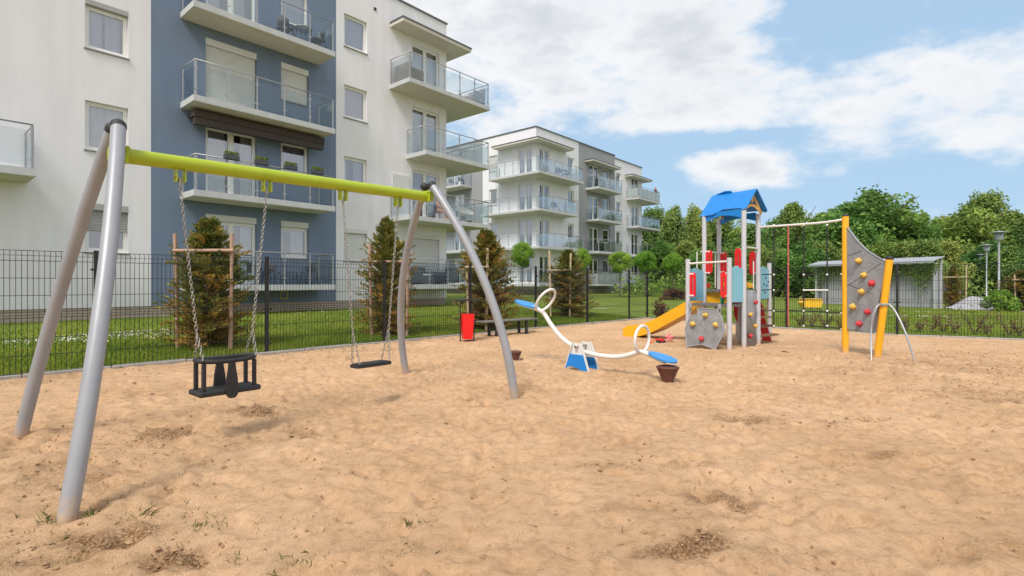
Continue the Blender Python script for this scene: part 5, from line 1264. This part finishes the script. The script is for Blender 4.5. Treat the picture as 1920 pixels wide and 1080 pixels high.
def stakes(px_l, px_r, top, base_Y, bar_y, label, m=STAKE, third=None, topr=None):
    t = thing('tree_stakes', label, 'tree stakes', tuple(at(px_l, 600, base_Y)), 'wooden frames staking the young conifers')
    z0 = float(lawn_z(np.array(at(px_l, 0, base_Y).x), np.array(base_Y)))
    for i, px in enumerate((px_l, px_r)):
        a = at(px, top if i == 0 or topr is None else topr, base_Y); b = V((a.x+(.06 if i == 0 else -.03), a.y, z0-.1)); mb = MB(); mb.tube([b, a], [.04, .035], 10); mb.build('stake', m, t)
    a, b = at(px_l-3, bar_y, base_Y-.07), at(px_r+3, bar_y-.5, base_Y-.07); mb = MB(); mb.tube([a, b], .034, 10); mb.build('crossbar', m, t)
    return t
# conifers
def conifer_mesh(h, rad, nb, seed, t):
    r = np.random.default_rng(seed); P, A, T, S = [], [], [], []
    mb = MB(); mb.tube([(0, 0, -.1), (.02, .01, h*.5), (0, 0, h*.93)], [.045, .03, .008], 8)
    for i in range(nb):
        z = h*r.uniform(.02, .97); zz = z/h; R_ = rad*(.50+.62*math.sin(min(1, (1-zz)*1.15)*math.pi*.5))*r.uniform(.40, 1.22)*(1.0 if zz < .6 else max(.12, (1-zz)/.4)**.8)
        a = r.uniform(0, 2*math.pi); up = r.uniform(.12, .6)+.9*zz**2; n = 9
        base = np.array([0, 0, z-.10*R_]); d = np.array([math.cos(a), math.sin(a), up]); ptsb = [base+d*R_*k/n+np.array([0, 0, -.10*R_*(k/n)**2]) for k in range(n+1)]
        if r.uniform() < .35: mb.tube([V(tuple(ptsb[0])), V(tuple(ptsb[n//2])), V(tuple(ptsb[n]))], [.010, .006, .002], 4, cap=False)
        brown = np.clip(r.normal(.22+.48*(1-zz)+.25*math.sin(a*3+zz*9)*.6, .2), 0, 1)
        for k in range(1, n+1):
            for q in range(6):
                off = r.normal(size=3)*.024*(1.3-k/n*.5); side = np.cross(d, [0, 0, 1]); side /= np.linalg.norm(side)+1e-6; sd2 = side*r.choice([-1, 1])*r.uniform(.3, 1)+d*.7+np.array([0, 0, r.uniform(-.1, .35)]); sd2 /= np.linalg.norm(sd2)
                P.append(ptsb[k]+off); A.append(sd2); T.append(brown); S.append(r.uniform(.06, .12))
    mb.build('trunk', BARK, t)
    P, A, T, S = map(np.array, (P, A, T, S)); n = len(P)
    c = np.cross(A, r.normal(size=(n, 3))); c /= np.linalg.norm(c, axis=1)[:, None]
    v = np.stack([P, P+A*S[:, None]*.5+c*S[:, None]*.16, P+A*S[:, None], P+A*S[:, None]*.5-c*S[:, None]*.16], 1).reshape(-1, 3)
    me = bpy.data.meshes.new('needles'); me.vertices.add(4*n); me.vertices.foreach_set('co', v.ravel()); me.loops.add(4*n); me.loops.foreach_set('vertex_index', np.arange(4*n, dtype=np.int32)); me.polygons.add(n); me.polygons.foreach_set('loop_start', np.arange(0, 4*n, 4, dtype=np.int32)); me.update(calc_edges=True); me.materials.append(NEEDLE)
    at_ = me.attributes.new('tint', 'FLOAT', 'POINT'); at_.data.foreach_set('value', np.repeat(np.clip(T+r.normal(0, .13, n), 0, 1), 4).astype(np.float32))
    o = bpy.data.objects.new('crown', me); COL.objects.link(o); o.parent = t; return t
CF = 'young conifers along the fence'
k1 = conifer_mesh(2.5, .58, 470, 41, thing('conifer', 'x', 'tree', group=CF)); k2 = conifer_mesh(2.7, .64, 470, 42, thing('conifer', 'x', 'tree', group=CF))
cu = set()
def conif(k, px, Y, ty, s, label, rz, base=None):
    x = (px-960)/F*Y; zb = float(lawn_z(np.array(x), np.array(Y))); H = CH+(HY-ty)*Y/F-zb
    if k.name in cu: o = copy_tree(k)
    else: o = k; cu.add(k.name)
    o.location = (x, Y, zb); o.scale = (s, s, H/(2.5 if k is k1 else 2.7)); o.rotation_euler.z = rz; o['label'] = label
conif(k1, 392, 10.4, 412, 1.13, 'brownish conifer in front of the blue wall, behind the toddler swing chains', 0)
conif(k2, 725, 13.0, 412, .92, 'rust-tipped conifer behind the flat swing\'s chains', 1.0)
conif(k1, 912, 14.8, 434, 1.3, 'tall green-brown conifer behind the litter bin and bench', 2.2)
conif(k2, 1066, 19.6, 470, 1.25, 'brown conifer behind the raised seesaw seat', 3.0)
conif(k1, 1787, 30, 500, .75, 'small sparse conifer between two stakes right of the grey shelter', 4.0)
conif(k2, 1915, 26, 508, 1.4, 'dark brown conifer at the right edge behind the fence', 5.0)
stakes(328, 435, 438, 10.15, 470, 'brown wooden stake frame round the conifer in front of the blue wall')
stakes(693, 765, 458, 12.75, 491, 'stake frame round the conifer behind the flat swing', m=STAKE)
stakes(875, 914, 500, 14.4, 501, 'stake frame round the conifer behind the litter bin', m=STAKEL, topr=465)
stakes(1030, 1070, 470, 19.2, 507, 'pale stake frame round the conifer behind the seesaw', m=STAKEL, topr=475)
stakes(1765, 1812, 497, 29.7, 520, 'pair of stakes beside the small conifer near the grey shelter', m=STAKEL)
stakes(1902, 1935, 515, 25.7, 525, 'stake frame at the right edge in front of the dark brown conifer', m=STAKEL)

def shrub(name, label, cat, p, rx, ry, rz, n, leaf, m, group=None, clumps=30):
    t = thing(name, label, cat, (p[0], p[1], p[2]), group); P, Nn, T = crown_pts(n, lambda z: math.sqrt(max(0, 1-(z*.95)**2))*.85, clumps, int(abs(p[0]*97))+3, inner=.2, csize=(.2, .34)); P = P*np.array([rx, ry, rz])+np.array(p); leafcloud('foliage', P, leaf, m, t, Nn, T)
    mb = MB()
    for k in range(5): a = k*1.3; mb.tube([(p[0], p[1], p[2]-.1), (p[0]+math.cos(a)*rx*.5, p[1]+math.sin(a)*ry*.5, p[2]+rz*.6)], [.025, .008], 5)
    mb.build('stem', BARK, t); return t
shrub('hedge', 'low dark red hedge beyond the fence left of the play tower', 'hedge', (10.6, 34.5, .2), 1.15, .6, .62, 5000, .07, REDLEAF)
shrub('shrub', 'small red shrub on the lawn behind the yellow slide', 'shrub', tuple(gnd(1238, 592, .1)), .35, .3, .55, 700, .07, REDLEAF)
shrub('shrub', 'bright green rounded shrub below the street lamps', 'shrub', (23.75, 25.5, -.07), .85, .7, .92, 6000, .10, BALLG)
shrub('shrub', 'small green shrub at the far right beside the path', 'shrub', (25.6, 26.5, -.05), .5, .4, .5, 1500, .09, BALLG)
# sparse brown plants along the right fence
pls = []
for i, (px, Yv, hh) in enumerate(((1500, 16.6, .35), (1522, 16.2, .5), (1548, 15.9, .4), (1575, 15.6, .5), (1700, 14.9, .45), (1725, 14.6, .35), (1745, 14.4, .5), (1768, 14.3, .55), (1792, 14.1, .5), (1828, 14.0, .75), (1850, 13.8, .5), (1893, 13.6, .6), (1912, 13.5, .45))):
    x = (px-960)/F*Yv; t = thing('low_plant', 'sparse brown plant in the row behind the right fence, %s from the left' % PO[i], 'plant', (x, Yv, -.07), 'sparse brown plants behind the right fence')
    mb = MB(); P = []; r_ = random.Random(i)
    for k in range(9):
        a, l_ = r_.uniform(0, 6.28), hh*r_.uniform(.6, 1.1); e = V((x+math.cos(a)*l_*.55, Yv+math.sin(a)*l_*.4, l_-.07)); b = V((x, Yv, -.1)); m_ = b.lerp(e, .5)+V((0, 0, .06)); mb.tube([b, m_, e], [.009, .006, .003], 4, cap=False)
        for q in range(15): w_ = r_.uniform(.3, 1.05); c = b.lerp(e, w_); P.append([c.x+r_.gauss(0, .035), c.y+r_.gauss(0, .035), c.z+r_.gauss(0, .03)])
    mb.build('stem', BARK, t); leafcloud('foliage', P, .055, BROWNLEAF, t)

# ------------------------------------------------------------------ shelter, lamps, car, mound
SA, SB = V((20.15, 35, 0)), V((22.95, 28.4, 0)); sdr = (SB-SA).normalized(); snn = V((-sdr.y, sdr.x, 0))
if snn.x < 0: snn = -snn
SL = (SB-SA).length; sh = Fr(SA, sdr, snn)    # n points away from camera (back)
sf = thing('shelter', 'grey plank-walled shelter with a sloping metal roof and ivy beyond the right fence', 'shelter', tuple(SA))
for i, a in enumerate((.1, SL*.5, SL-.1)):
    mb = MB(); mb.fbox(sh, a-.07, a+.07, -.1, 2.42, .0, .14, .01); mb.build('post', GREYPOST, sf)
    mb = MB(); mb.fbox(sh, a-.06, a+.06, -.1, 2.66, .52, .64, .01); mb.build('post', GREYPOST, sf)
mb = MB(); n = 96; vs = []
for i in range(n+1):
    a = -.25+(SL+.3)*i/n; z = .025*(i % 2); vs += [sh(a, 2.50+z, -.35), sh(a, 2.76+z, .70)]
mb.add(vs, [(2*i, 2*i+2, 2*i+3, 2*i+1) for i in range(n)], False); mb.fbox(sh, -.25, SL+.05, 2.40, 2.49, -.36, -.32); mb.build('roof', CORR, sf)
mb = MB(); n = 40
for i in range(n):
    a = .25+(SL-.5)*i/n; mb.fbox(sh, a, a+(SL-.5)/n-.02, -.05, 2.05, .35+.015*(i % 2), .38+.015*(i % 2))
for i in range(3): a = .4+.16*i; mb.fbox(sh, -.02, .01, -.05, 2.05, a, a+.14)
for i in range(3): a = .4+.16*i; mb.fbox(sh, SL-.25, SL-.22, -.05, 2.05, a, a+.14)
mb.build('wall', PLANK, sf)
P = []
for i in range(9000):
    a = rng.uniform(0, SL); f = .5+.5*math.sin(a*2.1+1)*math.cos(a*.9); z = 2.36-abs(rng.normal(0, .20+.62*f**3)); P.append(list(sh(a, max(z, .2), rng.uniform(-.16, .30))))
tag(leafcloud('ivy', np.array(P), .09, IVY, None), 'ivy trailing from the eaves of the grey shelter', 'climbing plant')
# street lamps
lp = thing('street_lamp', 'x', 'street lamp', group='street lamps beyond the right fence')
mb = MB(); mb.lathe([(.075, -.1), (.075, .5), (.05, .52), (.045, 3.55)], (0, 0, 0), 12); mb.build('pole', STEEL, lp)
mb = MB(); mb.lathe([(.05, 3.55), (.14, 3.57), (.17, 3.6), (.18, 3.95), (0.02, 3.96)], (0, 0, 0), 16); hh = mb.build('lantern', LAMPG, lp)
mb = MB(); mb.lathe([(0, 4.0), (.36, 3.97), (.38, 3.985), (.36, 4.0), (0, 4.06)], (0, 0, 0), 24); mb.lathe([(.18, 3.94), (.20, 3.96), (.05, 4.0)], (0, 0, 0), 16); mb.build('lamp_hat', STEEL, lp)
for i, (px, Y, ty, lb) in enumerate(((1873, 27, 433, 'nearest and tallest street lamp at the right'), (1850, 37, 458, 'street lamp in the middle of the three'), (1839, 47, 476, 'farthest and smallest of the three street lamps'))):
    o = lp if i == 0 else copy_tree(lp); x = (px-960)/F*Y; H = CH+(HY-ty)*Y/F+.07; o.location = (x, Y, -.07); o.scale = (1, 1, H/4.06); o['label'] = lb
# gravel mound, path, tub
mbx = np.linspace(-1, 1, 41)
gm = grid_mesh('gravel_mound', np.linspace(22.8, 25.8, 50), np.linspace(26.2, 28.8, 40), lambda x, y: -.12+.74*np.exp(-(((x-24.1)/.95)**2+((y-27.4)/.65)**2))+.03*fbm(x*6, y*6, 3), GRAV)
tag(gm, 'grey gravel mound between the small conifer and the green shrub', 'gravel', kind=None)
mb = MB(); mb.add([(24.3, 24.6, -.045), (60, 24.0, -.045), (60, 26.4, -.045), (24.0, 26.0, -.045)], [(0, 1, 2, 3)]); tag(mb.build('path', PAVE), kind='structure')
g = at(1519, 572, 28.5); tb = thing('yellow_tub', 'long yellow plastic trough on the lawn in front of the grey shelter', 'trough', (g.x, g.y, -.07))
fr = Fr((g.x, g.y), (1, -.1), (.1, 1)); mb = MB(); mb.prism([(-.52, .25), (-.40, .0), (.42, .0), (.53, .30), (.45, .42), (-.38, .42)], -.3, .3, fr); o = mb.build('tub_body', YELT, tb)
mb = MB(); mb.fbox(fr, -.44, .5, .421, .46, -.33, .33, .01); mb.build('lid', YELT, tb)
# car
cx = (1778-960)/F*37; car = thing('parked_car', 'dark parked car half hidden behind the small conifer beside the shelter', 'car', (cx, 37, -.05))
fr = Fr((cx, 37), (.25, .97), (.97, -.25))
body = [(0, .35), (0, .72), (.15, .85), (1.0, .95), (1.7, 1.42), (3.1, 1.46), (3.9, .98), (4.25, .9), (4.3, .35)]
mb = MB(); mb.prism([(a, z-.05) for a, z in body if z < 1.2]+[], -.85, .85, fr); mb.build('body', CARP, car)
mb = MB(); mb.prism([(1.0, .905), (1.7, 1.37), (3.1, 1.41), (3.9, .935)], -.72, .72, fr); mb.build('windows', CARG, car)
mb = MB(); mb.fbox(fr, 1.7, 3.1, 1.375, 1.42, -.68, .68, .02); mb.build('car_roof', CARP, car)
for a in (.75, 3.45):
    for q in (-1, 1):
        mb = MB(); mb.lathe([(0, -.1), (.25, -.1), (.32, -.08), (.32, .08), (.25, .1), (0, .1)], fr(a, .27, q*.78), 18, ax=tuple(fr.n)); w_ = mb.build('wheel', TYRE, car)
        mb = MB(); mb.lathe([(0, .105*q), (.18, .105*q)], fr(a, .27, q*.78), 12, ax=tuple(fr.n)); mb.build('rim', STEEL, w_)
for q in (-1, 1):
    mb = MB(); mb.fbox(fr, -.02, .04, .55, .70, q*.6-.16, q*.6+.16, .01); mb.build('headlight', LAMPG, car)

# ------------------------------------------------------------------ grass, clover, weeds, twigs
def blades(name, X, Y, Z, hgt, wid, m, lean=.35, tint=None):
    n = len(X); a = rng.uniform(0, 2*math.pi, n); h = hgt*rng.uniform(.5, 1.2, n); w = wid*rng.uniform(.7, 1.3, n); lx_, ly_ = rng.normal(0, lean, n)*h, rng.normal(0, lean, n)*h
    b = np.stack([X, Y, Z], 1); d = np.stack([np.cos(a), np.sin(a), 0*a], 1)*w[:, None]; tip = b+np.stack([lx_, ly_, h], 1); mid = b+np.stack([lx_*.3, ly_*.3, h*.55], 1)
    v = np.stack([b-d, b+d, mid+d*.7, tip, mid-d*.7], 1).reshape(-1, 3)
    me = bpy.data.meshes.new(name); me.vertices.add(5*n); me.vertices.foreach_set('co', v.ravel()); me.loops.add(5*n); me.loops.foreach_set('vertex_index', np.arange(5*n, dtype=np.int32)); me.polygons.add(n); me.polygons.foreach_set('loop_start', np.arange(0, 5*n, 5, dtype=np.int32)); me.update(calc_edges=True); me.materials.append(m)
    tn = rng.uniform(0, 1, n) if tint is None else np.clip(tint+rng.normal(0, .15, n), 0, 1)
    at_ = me.attributes.new('tint', 'FLOAT', 'POINT'); at_.data.foreach_set('value', np.repeat(tn, 5).astype(np.float32))
    o = bpy.data.objects.new(name, me); COL.objects.link(o); return o
# along the apartment side: density falls with distance
n = 150000; s_ = rng.uniform(-6, 14, n); d_ = .10+rng.exponential(2.6, n); d_ = np.minimum(d_, 12)
X = FP.x+FD.x*s_+FN.x*d_; Y = FP.y+FD.y*s_+FN.y*d_
keep = (Y > 4) & (Y < 32) & (((X-W1.P.x)*N1.x+(Y-W1.P.y)*N1.y > .1) | ((X-W1.P.x)*D1.x+(Y-W1.P.y)*D1.y > 5.3)); X, Y = X[keep], Y[keep]
tag(blades('grass_blades', X, Y, lawn_z(X, Y), .075, .006, GRASS, tint=.5+.9*fbm(X*.7, Y*.7, 3, 4)), 'short mown grass blades on the lawn behind the left fence', 'grass', kind='stuff')
n = 70000; X = rng.uniform(6, 24, n); Y = rng.uniform(11.5, 27, n)
kp = ~inside(X, Y, POLY) & ((X-FP.x)*FN.x+(Y-FP.y)*FN.y < .5); X, Y = X[kp], Y[kp]
# right-hand lawn lies outside the sand, beyond the curving fence
tag(blades('grass_blades', X, Y, lawn_z(X, Y), .075, .007, GRASS, tint=.55+.9*fbm(X*.7, Y*.7, 3, 6)), 'grass blades on the lawn behind the curving right fence', 'grass', kind='stuff')
# white clover
P = []
for (px, py, sx, sy, n_) in ((150, 650, 1.6, .5, 230), (330, 640, 1.2, .5, 170), (240, 641, 1.6, .5, 170), (100, 655, 1.2, .4, 90), (1130, 585, .9, .3, 80), (1560, 590, 2.6, .5, 260), (1720, 592, 1.8, .4, 160), (660, 597, 2.0, .4, 60), (1650, 582, 3.5, .4, 200)):
    g = gnd(px, py, 0.0); c = rng.normal(size=(n_, 2))*np.array([sx, sy])*.5
    al = FD if px < 1200 else V((.8, -.6, 0)); an = V((-al.y, al.x, 0))
    for u, w_ in c: x, y = g.x+al.x*u+an.x*w_, g.y+al.y*u+an.y*w_; P.append([x, y, float(lawn_z(np.array(x), np.array(y)))+rng.uniform(.05, .10)])
P = np.array(P); kp = ~inside(P[:, 0], P[:, 1], POLY)
tag(leafcloud('clover_flowers', P[kp], .032, CLOVER, None, aspect=.9), 'white clover flowers scattered over the lawn', 'flowers', kind='stuff')
# weeds on the sand
WX, WY, WH = [], [], []
def tuft(px, py, n_, r_, h):
    g = gnd(px, py); 
    for i in range(n_): WX.append(g.x+rng.normal(0, r_)); WY.append(g.y+rng.normal(0, r_)); WH.append(h)
for px, py, n_, r_, h in ((176, 968, 26, .02, .055), (85, 987, 22, .02, .06), (88, 980, 14, .02, .07), (385, 993, 36, .05, .05), (780, 992, 30, .04, .05), (765, 1048, 40, .05, .045), (570, 1065, 34, .06, .04), (450, 1058, 16, .05, .04), (245, 975, 18, .05, .05), (275, 960, 20, .05, .06), (1210, 955, 0, .05, .05)): tuft(px, py, n_, r_, h)
for i in range(330):
    px = rng.choice([rng.uniform(0, 700), rng.uniform(0, 350), rng.uniform(1500, 1920)]); py = rng.uniform(655, 1075) if px < 1000 else rng.uniform(660, 740)
    if px < 1000 and py > 700: tuft(px, py, rng.integers(1, 5), .03, .03)
    elif px >= 1000: tuft(px, py, rng.integers(2, 8), .06, .04)
for i in range(260):
    s_ = rng.uniform(-4, 13); q = FP+FD*s_-FN*abs(rng.normal(.12, .35)+.1)
    for k in range(rng.integers(1, 5)): WX.append(q.x+rng.normal(0, .03)); WY.append(q.y+rng.normal(0, .03)); WH.append(.06)
WX, WY, WH = map(np.array, (WX, WY, WH)); kp = inside(WX, WY, POLY); WX, WY, WH = WX[kp], WY[kp], WH[kp]
wd_ = blades('weeds', WX, WY, sand_low(WX[None, :], WY[None, :])[0]-.004, WH*.8, .0026, WEED, lean=1.0); tag(wd_, 'thin green weeds sprouting from the sand', 'weeds', kind='stuff')
mb = MB()
for i in range(240):
    x, y = rng.uniform(-5, 8), rng.uniform(1.9, 11)
    if not inside(np.array([x]), np.array([y]), POLY)[0]: continue
    a = rng.uniform(0, 3.14); l_ = rng.uniform(.006, .03); z = sz(x, y)+.006; mb.bar((x-math.cos(a)*l_, y-math.sin(a)*l_, z), (x+math.cos(a)*l_, y+math.sin(a)*l_, z+rng.uniform(0, .01)), .003, .003)
tag(mb.build('twigs', TWIG), 'tiny dry twigs and crumbs scattered on the sand', 'twigs', kind='stuff')

# clods and crumbs thrown up where the sand has been dug
CX, CY = [], []
for p, a, b, st in PATCH:
    n_ = int(130*st*min(2.2, (a*b/.08))); CX.append(rng.normal(p.x, a*.62, n_)); CY.append(rng.normal(p.y, b*.62, n_))
n_ = 3200; CX.append(rng.uniform(-5, 9, n_)); CY.append(rng.uniform(1.8, 12, n_))
n_ = 2600; CX.append(rng.normal(7.6, 1.5, n_)); CY.append(rng.normal(8.4, 1.3, n_)); n_ = 900; CX.append(rng.normal(-3.2, 1.0, n_)); CY.append(rng.normal(3.4, .9, n_))
CX, CY = np.concatenate(CX), np.concatenate(CY); kp = inside(CX, CY, POLY) & (CY > 1); CX, CY = CX[kp], CY[kp]
zz = sand_low(CX[None, :], CY[None, :])[0]+.020*fbm(CX*2.3, CY*2.3, 3, 9)+.014*fbm(CX*9, CY*9, 5, 2, .65)+damp(CX[None, :], CY[None, :])[0].clip(0, 1)*(.055*fbm(CX*20, CY*20, 4, 21, .7)-.010)
n = len(CX); r = rng.gamma(2.0, .0027, n)+.002; oc = np.array([[1, 0, 0], [0, 1, 0], [-1, 0, 0], [0, -1, 0], [0, 0, .7], [0, 0, -.7]])
v = (oc[None]*r[:, None, None]*rng.uniform(.6, 1.4, (n, 6, 1))+np.stack([CX, CY, zz+r*.3], 1)[:, None]).reshape(-1, 3)
fc = np.array([[0, 1, 4], [1, 2, 4], [2, 3, 4], [3, 0, 4], [1, 0, 5], [2, 1, 5], [3, 2, 5], [0, 3, 5]]); fa = (fc[None]+(np.arange(n)*6)[:, None, None]).reshape(-1, 3)
me = bpy.data.meshes.new('sand_clods'); me.from_pydata(v.tolist(), [], fa.tolist()); me.materials.append(mat('damp_sand_clod', (.20, .11, .055), .95, var=.35, scale=9, col2=(.44, .28, .15)))
o = bpy.data.objects.new('sand_clods', me); COL.objects.link(o); tag(o, 'small brown clods and crumbs of dug-up damp sand', 'clods', kind='stuff')
